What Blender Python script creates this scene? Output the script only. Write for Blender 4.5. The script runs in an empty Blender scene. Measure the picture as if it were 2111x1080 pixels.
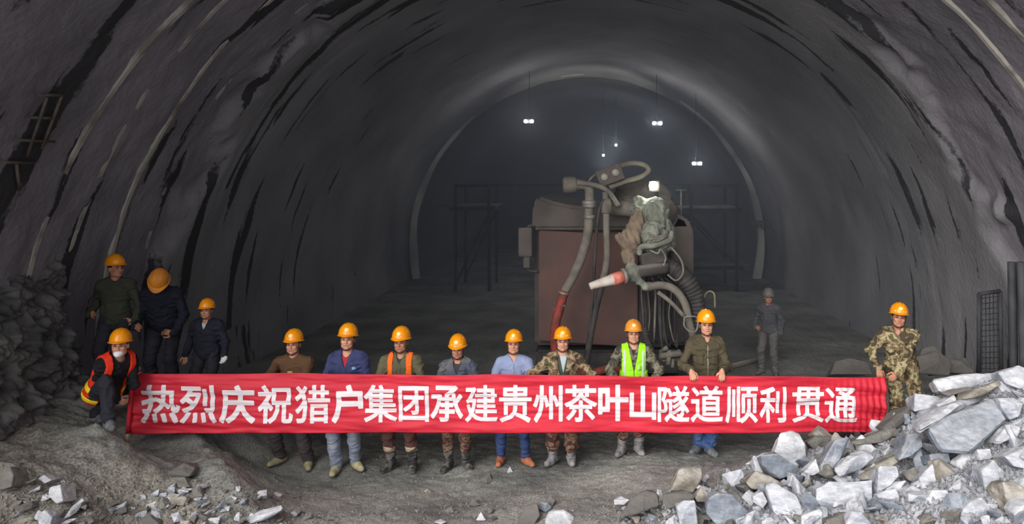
import bpy, bmesh, math, random, hashlib
import numpy as np
import openvdb as vdb
from mathutils import Vector, Matrix, Euler
from mathutils.bvhtree import BVHTree

SC = bpy.context.scene
COL = SC.collection
PI = math.pi

SC.cycles.diffuse_bounces = 8
SC.cycles.max_bounces = 14
SC.cycles.volume_bounces = 2

# ------------------------------------------------------------------ camera, sky, sun, exposure
F, VPX, HZ, CH = 1525.0, 1210.0, 370.0, 3.65      # focal length and vanishing point in a 2111 px frame, eye height in metres
cam_d = bpy.data.cameras.new('camera')
cam = bpy.data.objects.new('camera', cam_d)
COL.objects.link(cam)
cam.location = (0, 0, CH)
cam.rotation_euler = (PI / 2, 0, 0)
cam_d.sensor_width = 36.0
cam_d.lens = F / 2111 * 36.0
cam_d.shift_x = -(VPX - 1055.5) / 2111
cam_d.shift_y = -(540 - HZ) / 2111
cam_d.clip_end = 200
SC.camera = cam

SC.view_settings.view_transform = 'Standard'
SC.view_settings.look = 'None'
SC.view_settings.gamma = 1.0
SC.view_settings.use_curve_mapping = False
SC.view_settings.exposure = 0.0

world = bpy.data.worlds.new('overcast_sky')
SC.world = world
world.use_nodes = True
wn, wl = world.node_tree.nodes, world.node_tree.links
wn.clear()
w_out = wn.new('ShaderNodeOutputWorld')
w_bg = wn.new('ShaderNodeBackground')
w_tc = wn.new('ShaderNodeTexCoord')
w_dot = wn.new('ShaderNodeVectorMath'); w_dot.operation = 'DOT_PRODUCT'
w_dot.inputs[1].default_value = (-0.45, -0.78, 0.43)          # the bright side of the overcast
w_rmp = wn.new('ShaderNodeValToRGB')
w_rmp.color_ramp.elements[0].position = 0.0
w_rmp.color_ramp.elements[0].color = (0.16, 0.17, 0.19, 1)
w_rmp.color_ramp.elements[1].position = 1.0
w_rmp.color_ramp.elements[1].color = (1.0, 1.0, 1.03, 1)
w_bg.inputs['Strength'].default_value = 1.6
wl.new(w_tc.outputs['Generated'], w_dot.inputs[0])
wl.new(w_dot.outputs['Value'], w_rmp.inputs['Fac'])
wl.new(w_rmp.outputs['Color'], w_bg.inputs['Color'])
wl.new(w_bg.outputs['Background'], w_out.inputs['Surface'])

sun_d = bpy.data.lights.new('sun', 'SUN')
sun_d.energy = 4.4
sun_d.angle = 1.0
sun_d.color = (1.0, 0.985, 0.96)
sun = bpy.data.objects.new('sun', sun_d)
COL.objects.link(sun)
sun_dir = Vector((0.48, 0.80, -0.50))                          # direction the light travels
sun.rotation_euler = sun_dir.to_track_quat('-Z', 'Y').to_euler()
sun.location = (-6, -10, 16)


def P(px, py, Y):
    return np.array([(px - VPX) * Y / F, Y, CH - (py - HZ) * Y / F])


# ------------------------------------------------------------------ noise
def _hash(ix, iy, iz, seed):
    n = (ix * 374761393 + iy * 668265263 + iz * 1440662683 + seed * 1274126177) & 0xffffffff
    n = ((n ^ (n >> 13)) * 1274126177) & 0xffffffff
    return ((n ^ (n >> 16)) & 0xffff).astype(np.float32) / 65535.0


def vnoise(p, seed=0):
    p = np.asarray(p)
    i = np.floor(p).astype(np.int64)
    f = (p - i).astype(np.float32)
    f = f * f * (3 - 2 * f)
    x, y, z = i[..., 0], i[..., 1], i[..., 2]
    fx, fy, fz = f[..., 0], f[..., 1], f[..., 2]
    r = 0
    for dx in (0, 1):
        wx = fx if dx else 1 - fx
        for dy in (0, 1):
            wy = fy if dy else 1 - fy
            for dz in (0, 1):
                wz = fz if dz else 1 - fz
                r = r + _hash(x + dx, y + dy, z + dz, seed) * wx * wy * wz
    return r * 2 - 1


def fbm(p, octv=4, seed=0, gain=0.5, lac=2.07):
    p = np.asarray(p, dtype=np.float64)
    a, r = 1.0, 0
    for o in range(octv):
        r = r + a * vnoise(p, seed + o * 17)
        p = p * lac
        a *= gain
    return r


def xyz(*a):
    return np.stack(np.broadcast_arrays(*a), -1)


def sstep(a, b, x):
    t = np.clip((x - a) / (b - a), 0, 1)
    return t * t * (3 - 2 * t)


# ------------------------------------------------------------------ materials
def lin(c):
    return tuple(((v / 255) / 12.92 if v / 255 <= 0.04045 else ((v / 255 + 0.055) / 1.055) ** 2.4) for v in c) + (1.0,)


MATS = {}


def mat(name, col, col2=None, scale=6.0, rough=0.8, bump=0.0, bscale=30.0, metal=0.0, detail=5.0, lo=0.35, hi=0.65, spec=0.3, dust=None, dust_lo=0.3, dust_hi=0.8, grain=0.0):
    """A principled material whose colour wanders between col and col2 (sRGB 0-255) on object-space noise."""
    if name in MATS:
        return MATS[name]
    m = bpy.data.materials.new(name)
    m.use_nodes = True
    n, l = m.node_tree.nodes, m.node_tree.links
    b = n['Principled BSDF']
    b.inputs['Roughness'].default_value = rough
    b.inputs['Metallic'].default_value = metal
    b.inputs['Specular IOR Level'].default_value = spec
    tc = n.new('ShaderNodeTexCoord')
    if col2 is None:
        col2 = tuple(v * 0.86 for v in col)
    no = n.new('ShaderNodeTexNoise')
    no.inputs['Scale'].default_value = scale
    no.inputs['Detail'].default_value = detail
    l.new(tc.outputs['Object'], no.inputs['Vector'])
    r = n.new('ShaderNodeValToRGB')
    r.color_ramp.elements[0].position = lo
    r.color_ramp.elements[1].position = hi
    r.color_ramp.elements[0].color = lin(col)
    r.color_ramp.elements[1].color = lin(col2)
    l.new(no.outputs['Fac'], r.inputs['Fac'])
    last = r.outputs['Color']
    if dust is not None:                                        # dust that lies on faces turned up
        g = n.new('ShaderNodeNewGeometry')
        s = n.new('ShaderNodeSeparateXYZ')
        l.new(g.outputs['Normal'], s.inputs[0])
        ad = n.new('ShaderNodeMath'); ad.operation = 'MULTIPLY_ADD'
        l.new(no.outputs['Fac'], ad.inputs[0]); ad.inputs[1].default_value = 0.8
        l.new(s.outputs['Z'], ad.inputs[2])
        mr = n.new('ShaderNodeMapRange')
        mr.inputs['From Min'].default_value = dust_lo + 0.4
        mr.inputs['From Max'].default_value = dust_hi + 0.4
        l.new(ad.outputs[0], mr.inputs['Value'])
        mx = n.new('ShaderNodeMix'); mx.data_type = 'RGBA'
        l.new(mr.outputs['Result'], mx.inputs['Factor'])
        l.new(last, mx.inputs['A'])
        mx.inputs['B'].default_value = lin(dust)
        last = mx.outputs['Result']
    if grain:                                                    # fine dark partings and mineral flecks of split rock
        mp = n.new('ShaderNodeMapping'); mp.inputs['Scale'].default_value = (1.0, 1.0, 3.2)
        mp.inputs['Rotation'].default_value = (0.4, 0.5, 0.0)
        l.new(tc.outputs['Object'], mp.inputs['Vector'])
        gn = n.new('ShaderNodeTexNoise'); gn.inputs['Scale'].default_value = 9; gn.inputs['Detail'].default_value = 8; gn.inputs['Roughness'].default_value = 0.68
        l.new(mp.outputs[0], gn.inputs['Vector'])
        gm = n.new('ShaderNodeMapRange')
        gm.inputs['From Min'].default_value = 0.32; gm.inputs['From Max'].default_value = 0.66
        gm.inputs['To Min'].default_value = 1 - grain; gm.inputs['To Max'].default_value = 1 + grain * 0.35
        l.new(gn.outputs['Fac'], gm.inputs['Value'])
        gx_ = n.new('ShaderNodeVectorMath'); gx_.operation = 'SCALE'
        l.new(last, gx_.inputs[0]); l.new(gm.outputs['Result'], gx_.inputs['Scale'])
        last = gx_.outputs[0]
    l.new(last, b.inputs['Base Color'])
    if bump:
        bn = n.new('ShaderNodeTexNoise')
        bn.inputs['Scale'].default_value = bscale
        bn.inputs['Detail'].default_value = 6
        l.new(tc.outputs['Object'], bn.inputs['Vector'])
        bp = n.new('ShaderNodeBump')
        bp.inputs['Strength'].default_value = bump
        bp.inputs['Distance'].default_value = 0.02
        l.new(bn.outputs['Fac'], bp.inputs['Height'])
        l.new(bp.outputs['Normal'], b.inputs['Normal'])
    MATS[name] = m
    return m


def camo(name, cols, scale=9.0, stops=(0.0, 0.43, 0.52, 0.61)):
    if name in MATS:
        return MATS[name]
    m = bpy.data.materials.new(name)
    m.use_nodes = True
    n, l = m.node_tree.nodes, m.node_tree.links
    b = n['Principled BSDF']
    b.inputs['Roughness'].default_value = 0.85
    b.inputs['Specular IOR Level'].default_value = 0.2
    tc = n.new('ShaderNodeTexCoord')
    no = n.new('ShaderNodeTexNoise')
    no.inputs['Scale'].default_value = scale
    no.inputs['Detail'].default_value = 2.5
    no.inputs['Distortion'].default_value = 0.7
    l.new(tc.outputs['Object'], no.inputs['Vector'])
    r = n.new('ShaderNodeValToRGB')
    r.color_ramp.interpolation = 'CONSTANT'
    while len(r.color_ramp.elements) < len(cols):
        r.color_ramp.elements.new(0.5)
    for e, s, c in zip(r.color_ramp.elements, stops, cols):
        e.position = s
        e.color = lin(c)
    l.new(no.outputs['Fac'], r.inputs['Fac'])
    l.new(r.outputs['Color'], b.inputs['Base Color'])
    MATS[name] = m
    return m


def emit(name, col, strength):
    m = bpy.data.materials.new(name)
    m.use_nodes = True
    b = m.node_tree.nodes['Principled BSDF']
    b.inputs['Base Color'].default_value = lin(col)
    b.inputs['Emission Color'].default_value = lin(col)
    b.inputs['Emission Strength'].default_value = strength
    return m


# ------------------------------------------------------------------ mesh helpers
def link(name, me, m=None, parent=None, smooth=True):
    o = bpy.data.objects.new(name, me)
    COL.objects.link(o)
    if m is not None and not me.materials:
        me.materials.append(m)
    if smooth:
        me.polygons.foreach_set('use_smooth', np.ones(len(me.polygons), dtype=bool))
    if parent is not None:
        o.parent = parent
    return o


def mesh_np(name, v, q, m=None, parent=None, smooth=True):
    """v (n,3), q (k,4) or (k,3) -> one mesh object"""
    v = np.asarray(v, dtype=np.float32)
    q = np.asarray(q, dtype=np.int32)
    me = bpy.data.meshes.new(name)
    k, s = q.shape
    me.vertices.add(len(v)); me.vertices.foreach_set('co', v.ravel())
    me.loops.add(k * s); me.loops.foreach_set('vertex_index', q.ravel())
    me.polygons.add(k); me.polygons.foreach_set('loop_start', np.arange(0, k * s, s, dtype=np.int32))
    me.update(calc_edges=True)
    me.validate()
    return link(name, me, m, parent, smooth)


def pyd(name, v, f, m=None, parent=None, smooth=True):
    me = bpy.data.meshes.new(name)
    me.from_pydata([tuple(map(float, p)) for p in v], [], f)
    me.update()
    return link(name, me, m, parent, smooth)


def bm_obj(name, bm, m=None, parent=None, smooth=False):
    bmesh.ops.recalc_face_normals(bm, faces=bm.faces)
    me = bpy.data.meshes.new(name)
    bm.to_mesh(me)
    bm.free()
    return link(name, me, m, parent, smooth)


def grid_faces(nu, nv, wrap_u=False):
    """index grid i*nv+j"""
    iu = np.arange(nu if wrap_u else nu - 1)
    jv = np.arange(nv - 1)
    I, J = np.meshgrid(iu, jv, indexing='ij')
    I2 = (I + 1) % nu
    return np.stack([I * nv + J, I2 * nv + J, I2 * nv + J + 1, I * nv + J + 1], -1).reshape(-1, 4)


def empty(name, loc=(0, 0, 0), rz=0.0):
    o = bpy.data.objects.new(name, None)
    COL.objects.link(o)
    o.location = tuple(map(float, loc))
    o.rotation_euler = (0, 0, rz)
    o.empty_display_size = 0.1
    return o


def tag(o, label, cat, group=None):
    o['label'] = label
    o['category'] = cat
    if group:
        o['group'] = group
    return o


def struct(o):
    o['kind'] = 'structure'
    return o


def bm_box(bm, c, d, bev=0.0, rot=None):
    """box centred at c with full sizes d; rot an Euler or Matrix"""
    M = Matrix.Translation(Vector(c))
    if rot is not None:
        M = M @ (rot.to_matrix().to_4x4() if isinstance(rot, Euler) else rot.to_4x4())
    M = M @ Matrix.Diagonal((d[0], d[1], d[2], 1))
    r = bmesh.ops.create_cube(bm, size=1.0, matrix=M)
    if bev:
        ed = list({e for v in r['verts'] for e in v.link_edges})
        bmesh.ops.bevel(bm, geom=ed, offset=bev, segments=2, affect='EDGES', profile=0.6)


def box(name, c, d, m, parent=None, bev=0.01, rot=None):
    bm = bmesh.new()
    bm_box(bm, c, d, bev, rot)
    return bm_obj(name, bm, m, parent)


def smooth_path(pts, n=8):
    pts = [np.array(p, dtype=float) for p in pts]
    if len(pts) < 3:
        return pts
    out = []
    q = [2 * pts[0] - pts[1]] + pts + [2 * pts[-1] - pts[-2]]
    for i in range(1, len(q) - 2):
        a, b, c, d = q[i - 1:i + 3]
        for k in range(n):
            t = k / n
            out.append(0.5 * (2 * b + (c - a) * t + (2 * a - 5 * b + 4 * c - d) * t * t + (3 * b - a - 3 * c + d) * t ** 3))
    out.append(pts[-1])
    return out


def tube(name, pts, r, m, parent=None, segs=10, n=8, rfun=None, smooth=True, closed=False):
    """swept round tube; r a number or a list per control point; rfun(s in metres) adds corrugation"""
    pp = smooth_path(pts, n) if n else [np.array(p, dtype=float) for p in pts]
    N = len(pp)
    if np.isscalar(r):
        rr = np.full(N, float(r))
    else:
        rr = np.interp(np.linspace(0, len(pts) - 1, N), range(len(pts)), r)
    pp = np.array(pp)
    seg = np.linalg.norm(np.diff(pp, axis=0), axis=1)
    s = np.concatenate([[0], np.cumsum(seg)])
    if rfun is not None:
        rr = rr + rfun(s)
    T = np.gradient(pp, axis=0)
    T /= np.linalg.norm(T, axis=1, keepdims=True) + 1e-9
    up = np.array([0.0, 0.0, 1.0]) if abs(T[0, 2]) < 0.9 else np.array([0.0, 1.0, 0.0])
    a = np.cross(T[0], up); a /= np.linalg.norm(a)
    V = []
    for i in range(N):
        a = a - T[i] * a.dot(T[i]); a /= np.linalg.norm(a)
        b = np.cross(T[i], a)
        for k in range(segs):
            th = 2 * PI * k / segs
            V.append(pp[i] + rr[i] * (math.cos(th) * a + math.sin(th) * b))
    Fc = []
    for i in range(N - 1 + (1 if closed else 0)):
        i2 = (i + 1) % N
        for k in range(segs):
            k2 = (k + 1) % segs
            Fc.append((i * segs + k, i * segs + k2, i2 * segs + k2, i2 * segs + k))
    if not closed:
        Fc.append(tuple(range(segs - 1, -1, -1)))
        Fc.append(tuple((N - 1) * segs + k for k in range(segs)))
    return pyd(name, V, Fc, m, parent, smooth)


def lathe(name, prof, c, axis, m, parent=None, segs=20, smooth=True):
    """prof: (radius, height) along axis from c"""
    ax = Vector(axis).normalized()
    q = Vector((0, 0, 1)).rotation_difference(ax).to_matrix()
    V, Fc = [], []
    for r, h in prof:
        for k in range(segs):
            th = 2 * PI * k / segs
            V.append(tuple(Vector(c) + q @ Vector((r * math.cos(th), r * math.sin(th), h))))
    for i in range(len(prof) - 1):
        for k in range(segs):
            k2 = (k + 1) % segs
            Fc.append((i * segs + k, i * segs + k2, (i + 1) * segs + k2, (i + 1) * segs + k))
    Fc.append(tuple(range(segs - 1, -1, -1)))
    Fc.append(tuple((len(prof) - 1) * segs + k for k in range(segs)))
    return pyd(name, V, Fc, m, parent, smooth)


# ------------------------------------------------------------------ implicit surfaces (for bodies, clothes, draped cloth)
class Field:
    def __init__(s):
        s.ops = []

    def cone(s, a, b, ra, rb, k=0.02, sub=False):
        a, b = np.array(a, dtype=np.float32), np.array(b, dtype=np.float32)
        R = max(ra, rb)
        lo, hi = np.minimum(a, b) - R, np.maximum(a, b) + R
        ab = b - a
        L = float(ab.dot(ab)) + 1e-9

        def fn(p):
            q = p - a
            t = np.clip((q @ ab) / L, 0, 1)
            return np.sqrt(((q - t[..., None] * ab) ** 2).sum(-1)) - (ra + (rb - ra) * t)
        s.ops.append((fn, lo, hi, k, sub))

    def ell(s, c, r, R=None, k=0.02, sub=False):
        c, r = np.array(c, dtype=np.float32), np.array(r, dtype=np.float32)
        R = None if R is None else np.array(R, dtype=np.float32)
        m = float(r.max())
        if R is None:
            lo, hi = c - r, c + r
        else:
            e = np.abs(R) @ r
            lo, hi = c - e, c + e

        def fn(p):
            q = p - c
            if R is not None:
                q = q @ R
            k0 = np.sqrt(((q / r) ** 2).sum(-1))
            k1 = np.sqrt(((q / (r * r)) ** 2).sum(-1)) + 1e-6
            return k0 * (k0 - 1) / k1
        s.ops.append((fn, lo, hi, k, sub))

    def build(s, vox, disp=None, clips=()):
        pos = [o for o in s.ops if not o[4]]
        pad0 = vox * 4
        lo = np.min([o[1] for o in pos], 0) - pad0 - 0.02
        hi = np.max([o[2] for o in pos], 0) + pad0 + 0.02
        n = np.ceil((hi - lo) / vox).astype(int) + 1
        axs = [(lo[i] + vox * np.arange(n[i])).astype(np.float32) for i in range(3)]
        A = np.full(tuple(n), 0.5, dtype=np.float32)
        for fn, l, h, k, sub in s.ops:
            pad = k + vox * 3
            i0 = np.clip(np.floor((l - pad - lo) / vox).astype(int), 0, n)
            i1 = np.clip(np.ceil((h + pad - lo) / vox).astype(int) + 1, 0, n)
            if (i1 <= i0).any():
                continue
            sl = tuple(slice(a, b) for a, b in zip(i0, i1))
            X = np.stack(np.meshgrid(*[axs[i][sl[i]] for i in range(3)], indexing='ij'), -1)
            d = fn(X).astype(np.float32)
            a = A[sl]
            if sub:
                hh = np.maximum(k - np.abs(a + d), 0) / k
                A[sl] = np.maximum(a, -d) + hh * hh * k / 4
            else:
                hh = np.maximum(k - np.abs(a - d), 0) / k
                A[sl] = np.minimum(a, d) - hh * hh * k / 4
        if disp is not None or clips:
            idx = np.argwhere(A < vox * 4 + 0.03)
            X = np.stack([axs[i][idx[:, i]] for i in range(3)], -1)
            val = A[tuple(idx.T)]
            if disp is not None:
                near = np.abs(val) < 0.05
                val[near] += disp(X[near])
            for c in clips:
                val = np.maximum(val, c(X))
            A[tuple(idx.T)] = val
        g = vdb.FloatGrid()
        g.background = 0.5
        g.copyFromArray(A)
        v, q = g.convertToQuads(0.0)
        return v * vox + lo, q

    def mesh(s, name, vox, m, parent=None, disp=None, clips=(), smooth=True):
        v, q = s.build(vox, disp, clips)
        v, q = biggest(v, q)
        return mesh_np(name, v, q, m, parent, smooth)


def biggest(v, q):
    """keep the largest connected piece"""
    lab = np.arange(len(v))
    while True:
        m = lab[q].min(1)
        new = lab.copy()
        for c in range(q.shape[1]):
            np.minimum.at(new, q[:, c], m)
        new = new[new]
        if (new == lab).all():
            break
        lab = new
    u, cnt = np.unique(lab, return_counts=True)
    if len(u) == 1:
        return v, q
    keep = u[cnt.argmax()]
    ok = lab == keep
    q = q[ok[q[:, 0]]]
    mp = np.cumsum(ok) - 1
    return v[ok], mp[q]
# ------------------------------------------------------------------ the ground, read off as points (px, py, distance) of the photograph
GP = [(572, 970, 9.2), (642, 970, 9.2), (692, 985, 9.0), (740, 972, 9.1), (805, 976, 9.15), (852, 974, 9.15), (922, 970, 9.2), (962, 966, 9.2),
      (1030, 965, 9.25), (1088, 962, 9.25), (1137, 965, 9.2), (1180, 957, 9.3), (1280, 948, 9.25), (1320, 942, 9.3), (1433, 938, 9.3), (1466, 946, 9.3),
      # the foot of the bank and the mound under the crouching man
      (240, 884, 8.1), (180, 884, 8.3), (262, 922, 8.45), (222, 892, 7.85), (262, 926, 8.1), (268, 934, 7.75), (300, 934, 8.4), (110, 915, 7.7), (60, 950, 7.3), (150, 960, 7.3), (300, 955, 7.9), (420, 955, 8.1),
      (480, 935, 8.5), (455, 946, 7.95), (490, 975, 7.85), (350, 936, 8.6), (450, 925, 9.0), (0, 960, 6.8), (60, 1000, 6.8), (0, 1075, 6.5), (130, 1030, 6.8), (300, 1010, 7.4),
      (300, 1075, 7.15), (600, 1075, 7.55), (900, 1075, 7.75), (1100, 1075, 7.75), (500, 1010, 8.0), (800, 1030, 8.2), (1100, 1030, 8.2),
      # the rubble pile
      (1250, 1075, 7.55), (1400, 1075, 7.2), (1600, 1075, 6.7), (1800, 1075, 6.3), (2111, 1075, 5.8), (1450, 1000, 7.9), (1350, 1010, 8.1),
      (1600, 965, 8.0), (1700, 1000, 7.3), (1700, 915, 8.4), (1830, 885, 8.4), (1900, 960, 7.2), (1950, 870, 7.6), (1890, 835, 8.2), (1940, 805, 8.2),
      (2060, 782, 8.1), (2111, 900, 6.9), (2111, 785, 7.9), (1760, 960, 7.6), (1830, 1010, 6.9)]
GW = [tuple(P(*g)) for g in GP]
GW += [(-5.8, 9.2, 1.0), (-5.0, 9.3, 0.78), (-4.3, 9.5, 0.52), (-4.6, 8.9, 0.62), (-6.6, 9.5, 1.1), (-6.6, 8, 1.2), (-6.5, 6, 0.8), (-5, 10.6, 0.3), (-6.6, 12, 0.3), (-3, 10.3, 0.05), (-3.2, 9.4, 0.12)]
GW += [(x, y, 0.0) for x in (-4, -2, 0, 2) for y in (11.5, 14)] + [(x, y, 0.0) for x in (-6.5, -3, 0, 3, 6.5) for y in (17, 22, 30, 45, 62)]
GW += [(4.0, 9.45, 0.3), (4.6, 10.2, 0.35), (5.4, 9.8, 0.7), (6.6, 10, 0.9), (6.6, 12, 0.4), (3.4, 10.4, 0.12), (3.5, 13.8, 0.0), (5.4, 13.5, 0.2), (6.6, 8, 1.5), (6.6, 6, 1.2), (5.6, 8.9, 1.1)]
GW += [(x, 4.2, z) for x, z in ((-6, 0.9), (-3, 0.5), (0, 0.25), (2, 0.6), (4, 1.0), (6, 1.3))]
GW = np.array(GW)


def _phi(r2):
    return np.sqrt(r2 + 0.2 ** 2)


_A = _phi(((GW[:, None, :2] - GW[None, :, :2]) ** 2).sum(-1)) - 0.0
_n = len(GW)
_M = np.zeros((_n + 1, _n + 1))
_M[:_n, :_n] = _A + np.eye(_n) * -0.02
_M[:_n, _n] = 1; _M[_n, :_n] = 1
_W = np.linalg.solve(_M, np.concatenate([GW[:, 2], [0]]))


def ground_smooth(x, y):
    x, y = np.broadcast_arrays(np.asarray(x, float), np.asarray(y, float))
    sh = x.shape
    x, y = x.ravel(), y.ravel()
    out = np.empty(len(x))
    for a in range(0, len(x), 20000):
        b = a + 20000
        out[a:b] = _phi((x[a:b, None] - GW[None, :, 0]) ** 2 + (y[a:b, None] - GW[None, :, 1]) ** 2) @ _W[:_n] + _W[_n]
    return out.reshape(sh)


def ground_z(x, y):
    x, y = np.broadcast_arrays(np.asarray(x, float), np.asarray(y, float))
    z = ground_smooth(x, y)
    p = xyz(x, y, np.zeros_like(x))
    calm = 0.35 + 0.65 * sstep(0.10, 0.5, z)                  # trodden flat where the men stand, lumpy on the banks
    z = z + calm * (0.05 * fbm(p * 1.7, 3, 5) + 0.028 * fbm(p * 5.5, 3, 9))
    z = z + 0.011 * fbm(p * 16, 3, 21) * (0.5 + calm)
    c = np.maximum(vnoise(p * 9.0, 31) - 0.35, 0)             # clods
    return z + 0.05 * c * calm


def ground_hit(px, py, y0=4.3, y1=15.0):
    Y = np.linspace(y0, y1, 500)
    X = (px - VPX) * Y / F
    Z = CH - (py - HZ) * Y / F
    d = Z - ground_smooth(X, Y)
    k = np.argmax(d < 0)
    if d[k] >= 0:
        return None
    return np.array([X[k], Y[k], Z[k]])


# ------------------------------------------------------------------ materials of the place
def mud_material():
    m = bpy.data.materials.new('grey_mud')
    m.use_nodes = True
    n, l = m.node_tree.nodes, m.node_tree.links
    b = n['Principled BSDF']
    tc = n.new('ShaderNodeTexCoord')
    n1 = n.new('ShaderNodeTexNoise'); n1.inputs['Scale'].default_value = 0.9; n1.inputs['Detail'].default_value = 6
    n2 = n.new('ShaderNodeTexNoise'); n2.inputs['Scale'].default_value = 38; n2.inputs['Detail'].default_value = 6
    for q in (n1, n2):
        l.new(tc.outputs['Object'], q.inputs['Vector'])
    r = n.new('ShaderNodeValToRGB')
    e = r.color_ramp.elements
    e[0].position, e[0].color = 0.32, lin((104, 104, 101))
    e[1].position, e[1].color = 0.68, lin((150, 149, 143))
    l.new(n1.outputs['Fac'], r.inputs['Fac'])
    r2 = n.new('ShaderNodeValToRGB')
    e = r2.color_ramp.elements
    e[0].position, e[0].color = 0.3, (0.62, 0.62, 0.62, 1)
    e[1].position, e[1].color = 0.72, (1.25, 1.24, 1.22, 1)
    l.new(n2.outputs['Fac'], r2.inputs['Fac'])
    mx = n.new('ShaderNodeMix'); mx.data_type = 'RGBA'; mx.blend_type = 'MULTIPLY'
    mx.inputs['Factor'].default_value = 1
    l.new(r.outputs['Color'], mx.inputs['A']); l.new(r2.outputs['Color'], mx.inputs['B'])
    at = n.new('ShaderNodeAttribute'); at.attribute_name = 'rubble'
    m3 = n.new('ShaderNodeMix'); m3.data_type = 'RGBA'
    r4 = n.new('ShaderNodeValToRGB')
    e = r4.color_ramp.elements
    e[0].position, e[0].color = 0.35, lin((96, 97, 101))
    e[1].position, e[1].color = 0.62, lin((168, 168, 172))
    l.new(n2.outputs['Fac'], r4.inputs['Fac'])
    l.new(at.outputs['Fac'], m3.inputs['Factor'])
    l.new(mx.outputs['Result'], m3.inputs['A']); l.new(r4.outputs['Color'], m3.inputs['B'])
    a5 = n.new('ShaderNodeAttribute'); a5.attribute_name = 'earth'
    m5 = n.new('ShaderNodeMix'); m5.data_type = 'RGBA'
    r5 = n.new('ShaderNodeValToRGB')
    e = r5.color_ramp.elements
    e[0].position, e[0].color = 0.35, lin((100, 96, 90))
    e[1].position, e[1].color = 0.64, lin((150, 144, 134))
    l.new(n2.outputs['Fac'], r5.inputs['Fac'])
    l.new(a5.outputs['Fac'], m5.inputs['Factor'])
    l.new(m3.outputs['Result'], m5.inputs['A']); l.new(r5.outputs['Color'], m5.inputs['B'])
    l.new(m5.outputs['Result'], b.inputs['Base Color'])
    b.inputs['Roughness'].default_value = 0.9
    b.inputs['Specular IOR Level'].default_value = 0.25
    bp = n.new('ShaderNodeBump'); bp.inputs['Strength'].default_value = 0.7; bp.inputs['Distance'].default_value = 0.02
    l.new(n2.outputs['Fac'], bp.inputs['Height']); l.new(bp.outputs['Normal'], b.inputs['Normal'])
    return m


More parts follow.
